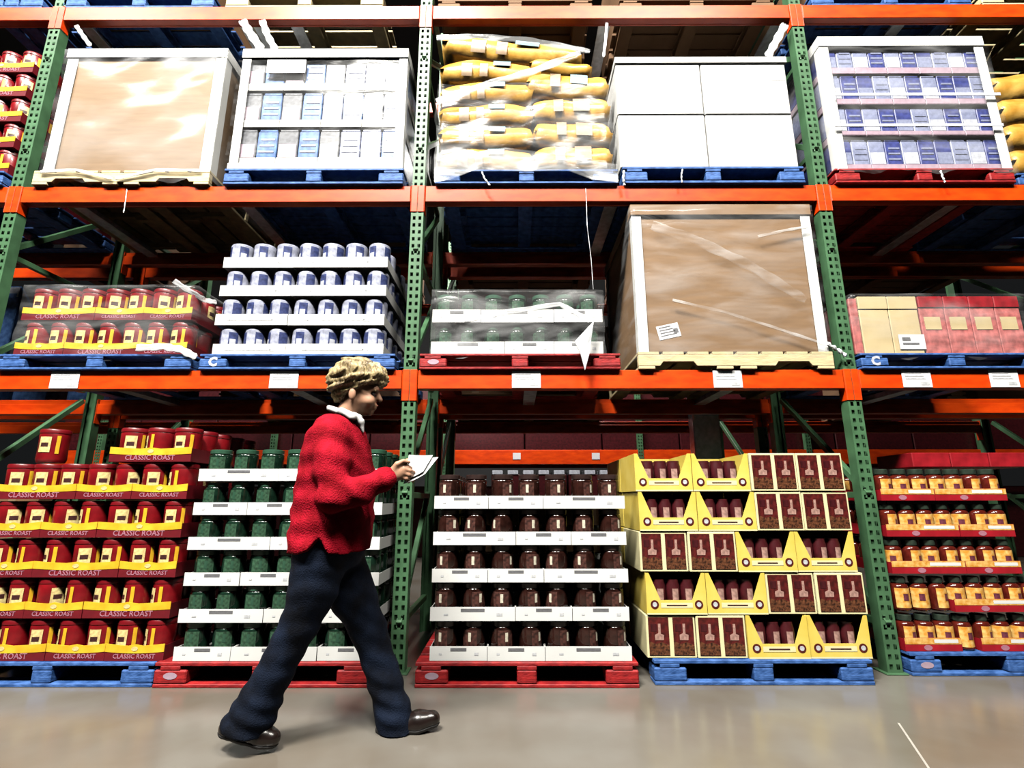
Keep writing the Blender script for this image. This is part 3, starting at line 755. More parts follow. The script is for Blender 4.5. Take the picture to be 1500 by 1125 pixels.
def flag_mesh():
    pts = [at(870, 470, -.075), at(842, 500, -.09), at(850, 516, -.10), at(857, 542, -.10), at(864, 516, -.10), at(866, 498, -.085)]
    me = bpy.data.meshes.new('stretch_wrap')
    vs = [tuple(p) for p in pts] + [tuple(p + Vector((0, .012, 0))) for p in pts]
    c0 = sum(pts, Vector()) / 6; vs += [tuple(c0 - Vector((0, .015, 0))), tuple(c0 + Vector((0, .014, 0)))]
    fs = [(i, (i + 1) % 6, 12) for i in range(6)] + [((i + 1) % 6 + 6, i + 6, 13) for i in range(6)] + [((i + 1) % 6, i, i + 6, (i + 1) % 6 + 6) for i in range(6)]
    me.from_pydata(vs, [], fs); bm = bmesh.new(); bm.from_mesh(me); bmesh.ops.recalc_face_normals(bm, faces=bm.faces); bm.to_mesh(me); bm.free(); me.update(); me.materials.append(MATS['white_plastic']); return me
obj('stretch_wrap', flag_mesh(), None, label='torn white film end hanging over the red pallet of green jars', cat='plastic wrap')
film_rope('stretch_wrap', [at(864, 470, -.085), at(820, 446, -.075), at(740, 458, -.072), at(680, 470, -.07)], .020, 'white film band slanting across the low green jar load', m='wrap_fold', wide=True)
film_rope('stretch_wrap', [at(858, 276, -.006), at(859, 296, -.006), at(860, 330, -.06), at(866, 380, -.04), at(869, 424, -.02)], .0022, 'thin strand of film hanging in front of the middle bay')
film_rope('stretch_wrap', [at(186, 276, -.006), at(184, 294, -.006), at(181, 312, -.008)], .0035, 'short strand of film hanging below the pale wrapped box')

# ---- upper level
Y3 = -0.03; Z3 = LEV[1] + .0008
# far left coffee stack, cut by the frame
xk = -2.79
pallet(xk - 1.16, xk + .01, Y3, Z3, .105, 'blue_wood', 'blue pallet under the coffee stack at the upper left edge')
stack(xk - 3 * .1535, Y3 + .03, Z3 + .106, [[3], [3], [3], [3], [3]], .205, .1535, .082, 'coffee', CAN, 'coffee_canister', 'canister',
      'red coffee canister', 'coffee_tray', 'red-yellow coffee tray', 'stack at upper left edge', 'upper left coffee stack', side='right', count_from='right', spin=.8)
# pale wrapped box
x10, x11 = at(46, 268, Y3).x, at(305, 268, Y3).x
stringer_pallet(x10, x11, Y3, Z3, .105, 'pale wooden pallet under the pale wrapped box on the second shelf')
b1_ = boxed_load(x10 + .03, x11 - .005, Y3 + .01, Z3 + .106, at(200, 69, Y3).z, 'pale_cardboard', 'white_card', 'pale cardboard box wrapped in shiny film with white posts, upper left', None, posts=.075)
wrap_shell('stretch_wrap', x10 + .03, x11 - .005, Y3 + .01, Y3 + .985, Z3 + .03, at(200, 74, Y3).z, 'wrap_shiny', .007, 21, parent=b1_)
film_rope('film_fold', [at(60, 252, Y3 - .012), at(110, 249, Y3 - .015), at(165, 262, Y3 - .012)], .014, parent=b1_, m='wrap_fold', wide=True)
film_rope('film_fold', [at(295, 250, Y3 - .012), at(230, 249, Y3 - .015), at(170, 262, Y3 - .012)], .014, parent=b1_, m='wrap_fold', wide=True)

def posted_stack(x0, x1, y0, z0, zt, caph, tiers, cols, styles, trm, label, short, postw=.06):
    """tiers of tray packs between white corner posts under a white cap"""
    W_ = x1 - x0; inn0 = x0 + .02; cw_ = (W_ - .04) / cols; th_ = (zt - caph * .4 - z0) / tiers
    keys = {}
    for i in range(tiers):
        for j in range(cols):
            st = styles[(i * 7 + j) % len(styles)] if callable(styles) is False else styles(i, j)
            if st not in keys:
                m1, m2, m3 = st
                b = MB().box(.002, cw_ - .002, 0, .44, 0, th_ * .2).mesh('goods_pack', trm, .002)
                q1 = MB(); q2 = MB()
                for k in range(2):
                    q = (q1, q2)[k]; xa_, xb_ = cw_ * (.012 + .5 * k), cw_ * (.488 + .5 * k)
                    q.box(xa_, xb_, .008, .432, th_ * .2 + .001, th_ * .90); q.box(xa_ + .006, xb_ - .006, .012, .428, th_ * .90 + .0005, th_ * .965)
                lb1 = MB().box(cw_ * .04, cw_ * .46, .005, .0078, th_ * .22, th_ * .56); lb2 = MB()
                for k in range(3): lb2.box(cw_ * (.56 + .02 * k), cw_ * .93, .005, .0078, th_ * (.34 + .16 * k), th_ * (.39 + .16 * k))
                keys[st] = (b, q1.mesh('container', m1, .004), q2.mesh('container', m2, .004), lb1.mesh('label', m3), lb2.mesh('label', 'pack_lilac'))
            b, a1, a2, l1, l2 = keys[st]
            for dc in range(2):
                lb = f'{label}, {ORD[j]} from left in {rowname(i, tiers)} row, {short}' if dc == 0 else f'{label}, {ORD[j]} at back in {rowname(i, tiers)} row, {short}'
                o = obj('goods_pack', b, None, (inn0 + j * cw_, y0 + .02 + dc * .46, z0 + .001 + i * th_), 0, lb, 'pack', f'packs of {short}' if dc == 0 else f'back packs of {short} {i}')
                c1 = obj('container', a1, o); c2 = obj('container', a2, o)
                if dc == 0: obj('label', l1, c1); obj('label', l2, c2)
    H_ = zt - caph - .001 - z0
    L = MB().box(0, postw, 0, .006, 0, H_).box(0, .006, .0062, postw, 0, H_).mesh('corner_post', 'white_card', .001)
    L2 = L.copy(); L2.transform(Matrix.Scale(-1, 4, (1, 0, 0))); L2.flip_normals()
    for nm, me, lx, ly, rz in (('left front', L, x0 + .004, y0 + .002, 0), ('right front', L2, x1 - .004, y0 + .002, 0), ('left rear', L2, x0 + .004, y0 + .965, math.pi), ('right rear', L, x1 - .004, y0 + .965, math.pi)):
        obj('corner_post', me, None, (lx, ly, z0 + .001), rz, f'white corner post at the {nm} edge of {short}', 'corner post', f'posts of {short}')
    c = MB().box(x0, x1, y0 - .006, y0 + .0, zt - caph, zt).box(x0, x1, y0 + .968, y0 + .974, zt - caph, zt).box(x0, x0 + .003, y0, y0 + .968, zt - caph, zt).box(x1 - .003, x1, y0, y0 + .968, zt - caph, zt).box(x0 + .003, x1 - .003, y0, y0 + .968, zt - .006, zt)
    obj('top_cap', c.mesh('top_cap', 'white_card', .001), None, label=f'white cardboard cap over {short}', cat='cap')

# blue and white packs
x20, x21 = at(326, 268, Y3).x, at(589, 268, Y3).x
pallet(x20, x21, Y3, Z3, .118, 'blue_wood', 'blue pallet under the blue and white packs with white posts, second shelf')
posted_stack(x20 + .01, x21 - .005, Y3 + .012, Z3 + .119 + .045, at(470, 70, Y3).z, .075, 3, 4, lambda i, j: ('pack_grey', 'pack_blue', 'pack_pink') if j < 2 else (('pack_lilac', 'pack_blue', 'can_white') if (i + j) % 2 else ('pack_grey', 'pack_lilac', 'can_white')), 'white_card',
             'grey and blue pack', 'blue and white stack')
wrap_shell('stretch_wrap', x20 + .0, x21 + .005, Y3 + .0, Y3 + .99, Z3 + .15, at(470, 90, Y3).z, 'wrap_faint', .004, 51, top=False, label='clear stretch wrap round the blue and white packs')
obj('base_tray', MB().box(x20 + .01, x21 - .005, Y3 + .006, Y3 + .98, Z3 + .119, Z3 + .163).mesh('base_tray', 'white_card', .002), None, label='white base tray under the blue and white packs', cat='tray')
obj('paper_sheet', MB().box(at(390, 100, Y3).x, at(447, 100, Y3).x, Y3 + .004, Y3 + .006, at(400, 106, Y3).z, at(400, 87, Y3).z).mesh('paper_sheet', 'paper'), None, label='white paper sheet at the top of the blue and white packs', cat='paper')

# yellow sacks
def sack_mesh(L, D_, h, seed):
    rnd = random.Random(seed); ph = [rnd.uniform(0, 6) for _ in range(4)]
    nu, nv = 22, 14; vs = []; fs = []
    for sgn in (1, -1):
        for i in range(nu + 1):
            for j in range(nv + 1):
                u = -1 + 2 * i / nu; v = -1 + 2 * j / nv
                t = (max(0, 1 - abs(u) ** 6) * max(0, 1 - abs(v) ** 7.0)) ** .34
                z = sgn * h / 2 * t * (1 + .08 * math.sin(u * 7 + ph[0]) * math.cos(v * 5 + ph[1])) + .012 * math.sin(u * 4 + ph[2])
                x = u * L / 2 * (1 - .03 * v * v); y = v * D_ / 2 * (1 - .05 * u * u)
                vs.append((x, y, z))
    n = (nu + 1) * (nv + 1)
    for s_ in range(2):
        for i in range(nu):
            for j in range(nv):
                q = [s_ * n + i * (nv + 1) + j, s_ * n + (i + 1) * (nv + 1) + j, s_ * n + (i + 1) * (nv + 1) + j + 1, s_ * n + i * (nv + 1) + j + 1]
                fs.append(tuple(q) if s_ == 0 else tuple(reversed(q)))
    me = bpy.data.meshes.new('sack'); me.from_pydata(vs, [], fs)
    bm = bmesh.new(); bm.from_mesh(me); bmesh.ops.remove_doubles(bm, verts=bm.verts, dist=.0008); bm.to_mesh(me); bm.free()
    me.polygons.foreach_set('use_smooth', [True] * len(me.polygons)); me.materials.append(MATS['sack_yellow'])
    return me
def patch(L, D_, h, u0, u1, w0, w1, m, name='printed_label'):
    """print lying on the front lower or upper swell of a sack"""
    vs = []; fs = []; nu, nw = 6, 4
    for i in range(nu + 1):
        for k in range(nw + 1):
            u = u0 + (u1 - u0) * i / nu; w_ = w0 + (w1 - w0) * k / nw          # w: height parameter -1..1 across the front swell
            a = w_ * 1.1
            v = -math.cos(a) ** .7 if math.cos(a) > 0 else 0
            t = (max(0, 1 - abs(u) ** 6) * max(0, 1 - abs(v) ** 7.0)) ** .34
            z = (1 if w_ > 0 else -1) * h / 2 * t
            vs.append((u * L / 2 * 1.0, v * D_ / 2 * (1 - .05 * u * u) - .006, z + (.004 if w_ > 0 else -.004)))
    for i in range(nu):
        for k in range(nw): fs.append((i * (nw + 1) + k, (i + 1) * (nw + 1) + k, (i + 1) * (nw + 1) + k + 1, i * (nw + 1) + k + 1))
    me = bpy.data.meshes.new(name); me.from_pydata(vs, [], fs); me.materials.append(MATS[m])
    me.polygons.foreach_set('use_smooth', [True] * len(me.polygons)); return me
x30, x31 = at(637, 268, Y3).x, at(906, 268, Y3).x
pallet(x30, x31, Y3, Z3, .105, 'blue_wood', 'blue pallet half hidden by white sheet under the yellow sacks')
zs = Z3 + .106
HL = [.182, .18, .18, .18, .18, .178]
zz = zs
for i, h in enumerate(HL):
    L = (.68, .68, .68, .68, .74, 1.04)[i]; cxs = x30 + (.335, .335, .335, .335, .36, .51)[i]
    o = obj('grain_sack', sack_mesh(L, .46, h * 1.03, i), None, (cxs, Y3 + .245, zz + h * .56), random.uniform(-.02, .02), f'plump yellow printed sack, {rowname(i, 6)} of the left pile of sacks', 'sack', 'left pile of yellow sacks')
    o.rotation_euler.y = (0, .01, -.01, -.04, .05, .13)[i]
    obj('printed_label', patch(L, .46, h * 1.03, .05, .38, .05, .62, 'sack_print'), o); obj('printed_label', patch(L, .46, h * 1.03, -.55, -.35, -.35, .1, 'sack_mark'), o); obj('printed_label', patch(L, .46, h * 1.03, -.2, -.05, -.35, .1, 'sack_mark'), o)
    o2 = obj('grain_sack', sack_mesh(L, .46, h * 1.03, i + 40), None, (cxs, Y3 + .72, zz + h * .56), 0, f'yellow sack at the back, {rowname(i, 6)} of the left pile', 'sack', f'back sacks {i}')
    zz += h
HR = [.192, .19, .19, .205, .12]
zz = zs
for i, h in enumerate(HR):
    L = (.56, .56, .57, .60, .46)[i]; cxs = x30 + (.93, .93, .925, .905, .86)[i]
    o = obj('grain_sack', sack_mesh(L, .46, h * 1.03, i + 10), None, (cxs, Y3 + .235, zz + h * .56), random.uniform(-.03, .03), f'plump orange-yellow printed sack, {rowname(i, 5)} of the right pile of sacks', 'sack', 'right pile of yellow sacks')
    o.rotation_euler.y = (0, .01, .0, .07, .12)[i]
    if i < 4:
        obj('printed_label', patch(L, .46, h * 1.03, .05, .45, -.1 if i < 3 else .0, .5, 'sack_print' if i == 3 else 'sack_mark'), o)
        obj('printed_label', patch(L, .46, h * 1.03, -.42, -.18, -.1, .55, 'sack_mark'), o)
    o2 = obj('grain_sack', sack_mesh(L, .46, h * 1.03, i + 60), None, (cxs, Y3 + .72, zz + h * .56), 0, f'yellow sack at the back, {rowname(i, 5)} of the right pile', 'sack', f'back right sacks {i}')
    zz += h
def sheet_mesh():
    """crumpled white slip sheet draped over the front of the sack pallet"""
    top = [(636, 226), (665, 214), (700, 222), (740, 216), (790, 222), (830, 230), (870, 236), (904, 240)]
    bot = [(636, 266), (660, 262), (690, 250), (720, 248), (770, 250), (830, 248), (868, 262), (906, 266)]
    n = len(top); vs = []; fs = []
    for r_ in range(5):
        for i in range(n):
            f_ = r_ / 4; px = top[i][0] + (bot[i][0] - top[i][0]) * f_; py = top[i][1] + (bot[i][1] - top[i][1]) * f_
            vs.append(tuple(at(px, py, Y3 - .018 - .012 * math.sin(i * 2.1 + r_ * 1.7))))
    vs += [(v[0], v[1] + .008, v[2]) for v in vs]; m_ = 5 * n
    for r_ in range(4):
        for i in range(n - 1):
            q = (r_ * n + i, (r_ + 1) * n + i, (r_ + 1) * n + i + 1, r_ * n + i + 1)
            fs.append(q); fs.append(tuple(k + m_ for k in reversed(q)))
    me = bpy.data.meshes.new('slip_sheet'); me.from_pydata(vs, [], fs); me.update(); me.materials.append(MATS['wrap_thick'])
    me.polygons.foreach_set('use_smooth', [True] * len(me.polygons)); return me
obj('slip_sheet', sheet_mesh(), None, label='crumpled white plastic sheet draped under the yellow sacks', cat='plastic sheet')
film_rope('stretch_wrap', [at(640, 150, Y3 - .02), at(700, 128, Y3 - .03), at(780, 105, Y3 - .03), at(850, 78, Y3 - .01)], .034, m='wrap_thick', wide=True, label='white film band slanting up across the yellow sacks')
film_rope('stretch_wrap', [at(640, 56, Y3 - .015), at(700, 54, Y3 - .015), at(780, 60, Y3 - .01), at(864, 76, Y3 - .01)], .03, m='wrap_thick', wide=True, label='film band sloping down over the top of the yellow sacks')
film_rope('stretch_wrap', [at(706, 252, Y3 - .03), at(710, 262, Y3 - .04), at(718, 272, Y3 - .04)], .006, 'small white film tail hanging from the sack pallet')
wrap_shell('stretch_wrap', x30 + .0, x31 - .03, Y3 + .0, Y3 + .98, zs - .01, zs + .66, 'wrap_thin', .012, 31, top=False, label='clear wrap pulled round the pile of yellow sacks')

# white boxes
x40, x41 = at(913, 265, Y3).x, at(1180, 265, Y3).x
pallet(x40, x41, Y3, Z3, .125, 'blue_wood', 'blue pallet under the four white boxes on the second shelf', mark=None)
zt4 = at(1030, 82, Y3).z; z4 = Z3 + .126; hb = (zt4 - .055 - z4) / 2; wb = (x41 - x40 - .006) / 2
wbm = MB().box(0, wb - .009, 0, .96, 0, hb - .005).mesh('white_box', 'white_card', .006)
flp = MB().box(.004, wb - .008, -.0025, 0, hb * .16, hb * .19).mesh('flap_edge', 'light_print')
for i in range(2):
    for j in range(2):
        o = obj('white_box', wbm, None, (x40 - .008 + j * wb, Y3 + .012, z4 + i * hb), 0, f'plain white cardboard box, {("lower", "upper")[i]} {("left", "right")[j]} of the four on the shelf', 'box', 'four white boxes')
        if (i, j) == (1, 1):
            obj('sticker', MB().box(wb - .14, wb - .02, -.0025, 0, hb - .14, hb - .03).mesh('sticker', 'paper'), o)
            obj('printed_text', MB().box(wb - .12, wb - .07, -.004, -.0026, hb - .075, hb - .045).box(wb - .12, wb - .05, -.004, -.0026, hb - .11, hb - .095).mesh('printed_text', 'light_print'), o)
obj('top_cap', MB().box(x40 - .012, x41 - .008, Y3 + .004, Y3 + .98, zt4 - .052, zt4).mesh('top_cap', 'white_card', .003), None, label='white cardboard cap over the four white boxes', cat='cap')
film_rope('stretch_wrap', [at(1000, 248, Y3 - .01), at(998, 256, Y3 - .02), at(999, 268, Y3 - .02)], .005, 'short white film tail on the pallet of white boxes')
film_rope('stretch_wrap', [at(914, 250, Y3 - .01), at(913, 262, Y3 - .02), at(915, 273, Y3 - .02)], .008, 'white film tail at the left corner of the white box pallet')

# lilac packs
x50, x51 = at(1226, 268, Y3).x, at(1490, 268, Y3).x
pallet(x50, x51, Y3, Z3, .108, 'red_wood', 'red pallet under the wrapped lilac and blue packs, upper right', mark=None)
posted_stack(x50 + .03, x51 + .015, Y3 + .012, Z3 + .109, at(1320, 52, Y3).z, .08, 4, 5, lambda i, j: ('pack_lilac', 'pack_indigo', 'can_white') if (i + j) % 3 else ('pack_indigo', 'pack_lilac', 'pack_lilac'), 'pack_pink',
             'lilac and blue pack', 'lilac stack upper right', postw=.065)
wrap_shell('stretch_wrap', x50 + .02, x51 + .025, Y3 + .0, Y3 + .99, Z3 + .08, at(1320, 66, Y3).z, 'wrap_thin', .004, 41, label='hazy stretch wrap round the lilac and blue packs, upper right')
for k, py in enumerate((139, 184)):
    a, b_ = at(1222, py, Y3 - .01), at(1465, py, Y3 - .01)
    obj('wrap_band', MB().box(a.x, b_.x + (.0, .02)[k], Y3 - .016, Y3 - .012, a.z - .012, a.z + .012).mesh('wrap_band', 'can_white', .001), None, label=f'white band across the lilac packs, {("upper", "lower")[k]} one', cat='band')
film_rope('stretch_wrap', [at(1378, 250, Y3 - .01), at(1381, 260, Y3 - .02), at(1385, 268, Y3 - .02)], .006, 'short film tail on the red pallet of lilac packs')
# far right dark load, mostly outside
xr = x51 + .07
pallet(xr, xr + 1.1, Y3 + .05, Z3, .105, 'blue_wood', 'blue pallet at the upper right edge of the frame')
for i in range(4):
    obj('grain_sack', sack_mesh(.6, .8, .24, 80 + i), None, (xr + .34, Y3 + .48, Z3 + .106 + .13 + i * .212), 0, f'shadowed sack at the upper right edge, {rowname(i, 4)} of its pile', 'sack', 'sacks at right edge')

for pts, r_, lb in (([at(355, 30, -.003), at(366, 48, -.025), at(384, 74, -.02)], .034, 'white film hanging under the top beam behind the blue and white packs'),
                    ([at(384, 30, -.003), at(392, 52, -.025), at(404, 74, -.02)], .028, 'second white film strip hanging under the top beam, left bay'),
                    ([at(1150, 36, -.003), at(1136, 62, -.025), at(1124, 84, -.02)], .032, 'white film hanging under the top beam above the white boxes'),
                    ([at(112, 38, -.003), at(120, 50, -.015), at(133, 68, -.01)], .018, 'small white film scrap hanging by the upper left upright'),
                    ([at(889, 34, -.003), at(887, 60, -.025), at(884, 84, -.02)], .012, 'narrow white film strip hanging beside the yellow sacks')):
    film_rope('stretch_wrap', pts, r_, lb, m='wrap_fold', wide=True)
# ---- top level: pallets just showing above the top beam
Z4 = LEV[2] + .0008
for a, b_, m_, lb in ((-30, 62, 'blue_wood', 'blue pallet above the top beam at the far left'), (92, 312, 'blue_wood', 'blue pallet above the top beam, left bay'),
                      (330, 560, 'pale_wood', 'pale pallet above the top beam over the blue and white packs'),
                      (640, 870, 'brown_cardboard', 'dark pallet above the top beam over the yellow sacks'), (910, 1140, 'brown_cardboard', 'dark pallet above the top beam over the white boxes'),
                      (1190, 1425, 'blue_wood', 'blue pallet above the top beam over the lilac packs'), (1440, 1660, 'pale_wood', 'pale pallet above the top beam at the far right')):
    pallet(at(a, 6, 0).x, at(b_, 6, 0).x, 0.0 if a != 640 and a != 910 else .04, Z4, .11, m_, lb, group='pallets on the top beam')
# loads of that level: plain cartons
ct = MB().box(0, 1.05, 0, .94, 0, .9).mesh('storage_carton', 'brown_cardboard', .01)
for k, px in enumerate((95, 640, 915, 1195)):
    obj('storage_carton', ct, None, (at(px, 6, 0).x + .01, .05, Z4 + .112), 0, f'large brown carton on the top beam, {ORD[k]} from left', 'carton', 'cartons on the top beam')

# ---- back rack: shadowed goods
YB2 = DEP + .22
def dark_boxes(px0, px1, lev, rows, hh, m, label, y=YB2 + .0):
    z = (LEV[lev] if lev >= 0 else 0) + .0008; a = at(px0, 500, y).x; b_ = at(px1, 500, y).x
    k_ = math.floor((a + b_) / 2 / BAY); a = max(a, k_ * BAY + .07); b_ = min(b_, (k_ + 1) * BAY - .07); n = max(1, round((b_ - a) / .46)); wd = (b_ - a) / n
    pallet(a, b_, y, z, .11, 'brown_cardboard', f'dark pallet under the {label}', group='pallets of the back rack')
    me = MB().box(0, wd - .006, 0, .9, 0, hh - .004).mesh('storage_carton', m, .006)
    tp = MB().box(wd * .5 - .03, wd * .5 + .03, -.0015, -.0002, 0, hh - .006).mesh('tape', 'pale_cardboard')
    for i in range(rows):
        for j in range(n):
            o = obj('storage_carton', me, None, (a + j * wd, y + .02, z + .112 + i * hh), 0, f'{label}, {ORD[j]} from left in {rowname(i, rows)} row', 'carton', label)
            obj('tape', tp, o)
dark_boxes(640, 900, 0, 2, .30, 'brown_cardboard', 'brown carton in shadow behind the green jar load')
dark_boxes(1290, 1400, 0, 2, .3, 'brown_cardboard', 'brown carton in shadow behind the cream cartons')
dark_boxes(330, 560, 0, 2, .40, 'brown_cardboard', 'brown carton in shadow behind the tins')
dark_boxes(60, 300, 1, 2, .42, 'brown_cardboard', 'brown carton in shadow behind the pale wrapped box')
dark_boxes(640, 880, 1, 2, .42, 'brown_cardboard', 'brown carton in shadow behind the sacks')
dark_boxes(920, 1150, 1, 3, .42, 'brown_cardboard', 'brown carton in shadow behind the white boxes')
dark_boxes(340, 590, 1, 2, .42, 'brown_cardboard', 'brown carton in shadow behind the blue packs')
dark_boxes(1210, 1480, 1, 3, .42, 'brown_cardboard', 'brown carton in shadow behind the lilac packs')
dark_boxes(120, 360, -1, 2, .42, 'brown_cardboard', 'brown carton low behind the green jars')
dark_boxes(940, 1180, -1, 2, .42, 'brown_cardboard', 'brown carton low behind the yellow cartons')
dark_boxes(640, 900, -1, 2, .40, 'brown_cardboard', 'brown carton low behind the brown jars')
dark_boxes(-120, 100, -1, 2, .42, 'brown_cardboard', 'brown carton low behind the coffee canisters')
# white and blue goods on the back rack, upper part of the left bay
yb = YB2 + .02
for k, (a, b_) in enumerate(((15, 42), (56, 110), (132, 176))):
    p = at(a, 404, yb); q_ = at(b_, 372, yb)
    wd, hh = q_.x - p.x, min(q_.z, LEV[1] - BH - .06) - LEV[0] - .002
    o = obj('goods_pack', MB().box(0, wd, 0, .4, 0, hh).mesh('goods_pack', 'pack_blue', .006), None, (p.x, yb, LEV[0] + .001), 0, f'white-topped blue pack on the back rack, {ORD[k]} from left', 'pack', 'white-topped blue packs')
    obj('label', MB().box(.004, wd - .004, -.003, 0, hh - .10, hh - .01).mesh('label', 'can_white'), o)
    obj('label', MB().box(.03, wd - .02, -.005, -.003, hh - .115, hh - .07).mesh('label', 'pack_blue'), o)
# teal packs, slanting, far right
for k in range(2):
    o = obj('teal_pack', MB().box(0, .55, 0, .6, 0, .20).mesh('teal_pack', 'teal_pack', .01), None, (at(1440, 425, .75).x, 1.22, LEV[0] + .47 + k * .215), 0, f'teal pack lying behind the red packs, {("lower", "upper")[k]} one', 'pack', 'teal packs')
    o.rotation_euler = (0, -.0, .25)
    obj('label', MB().box(.0, .13, -.004, -.0005, .03, .17).mesh('label', 'picture_brown'), o)
obj('storage_carton', MB().box(0, .9, 0, .55, 0, .465).mesh('storage_carton', 'brown_cardboard', .008), None, (at(1480, 425, .75).x, 1.22, LEV[0] + .002), 0, 'brown carton under the teal packs on the back rack', 'carton')
# grey column behind the yellow cartons
a, b_ = at(1025, 640, .9), at(1066, 640, .9)
obj('building_column', MB().box(a.x, b_.x, 1.02, 1.14, 0, 8.99).mesh('building_column', 'can_silver', .01), None, label='grey building column behind the yellow cartons', cat='column')

# ---- rack across the next aisle
YF = 4.9
far = obj('pallet_rack', None, loc=(0, YF, 0), label='distant lit pallet rack across the next aisle, orange beam over the brown jars', cat='rack')
zf = at(780, 659, YF).z; zf2 = at(780, 680, YF).z
fb = MB().box(-6.6, 9.4, 0, .06, zf2, zf).mesh('beam', 'orange_steel', .004); obj('beam', fb, far)
for x in (-5.8, -3.1, -.45, 2.6, 5.2, 7.9): obj('upright_frame', COLM, far, (x, -.01, 0))
for k, px in enumerate((757, 873)):
    p = at(px, 668, YF - .02)
    obj('price_tag', MB().box(-.06, .06, -.004, 0, -.05, .05).mesh('price_tag', 'paper'), None, (p.x, YF - .002, p.z), 0, f'white price tag on the distant orange beam, {("left", "right")[k]} one', 'tag', 'distant price tags')
for k in range(13):
    obj('storage_carton', PCACHE.setdefault('farbox', MB().box(0, 1.2, 0, 1.0, 0, 1.5).mesh('storage_carton', 'maroon_pack', .01)), None, (-6.5 + k * 1.22, YF + .1, zf + .002), 0, f'large maroon carton on the distant rack, {ORD[k]} from left', 'carton', 'cartons of the distant rack')
obj('beam', MB().box(-6.6, 9.4, .95, 1.01, zf2, zf).mesh('beam', 'orange_steel', .004), far)
for k in range(13):
    obj('storage_carton', PCACHE.setdefault('farlow', MB().box(0, 1.2, 0, .9, 0, 1.15).mesh('storage_carton', 'maroon_pack', .01)), None, (-6.5 + k * 1.22, YF + .9, .001), 0, f'low maroon carton on the floor under the distant rack, {ORD[k]} from left', 'carton', 'low cartons of the distant rack')
fm = MB().box(0, .20, 0, .8, 0, zf2 - .16).mesh('goods_pack', 'maroon_pack', .006); fl_ = MB().box(.01, .17, -.01, .8, zf2 - .158, zf2 - .10).mesh('pack_top', 'can_white', .004)
for k in range(10):
    o = obj('goods_pack', fm, None, (.3 + k * .235, YF - .05, .001), 0, f'dark pack with white top under the distant orange beam, {ORD[k]} from left', 'pack', 'packs across the next aisle')
    obj('pack_top', fl_, o)

# ------------------------------------------------------------------ price tags on the front beam
TAGB = MB().box(-.088, .088, -.004, 0, -.054, .054).mesh('price_tag', 'paper', .001)
TAGT = MB()
for k in range(3): TAGT.box(-.07, .03 + .012 * k, -.0052, -.0041, .030 - k * .016, .035 - k * .016)
TAGT.box(.02, .07, -.0052, -.0041, -.040, -.022)
TAGT = TAGT.mesh('printed_text', 'light_print')
for px, lb in ((95, 'under the low coffee canister load'), (416, "just left of the person's head"), (771, 'under the red pallet of green jars'), (1066, 'under the tall brown box'),
               (1343, 'under the cream cartons'), (1471, 'at the right edge of the frame')):
    p = at(px, 558, -.006)
    o = obj('price_tag', TAGB, None, (p.x, -.0065, LEV[0] - BH / 2), 0, f'white price tag on the orange beam {lb}', 'tag', 'price tags on the front beam')
    obj('printed_text', TAGT, o)

# ------------------------------------------------------------------ the walking person
YP = -0.78
def pp(x, y, dy=0.0): return np.array(at(x, y, YP + dy))

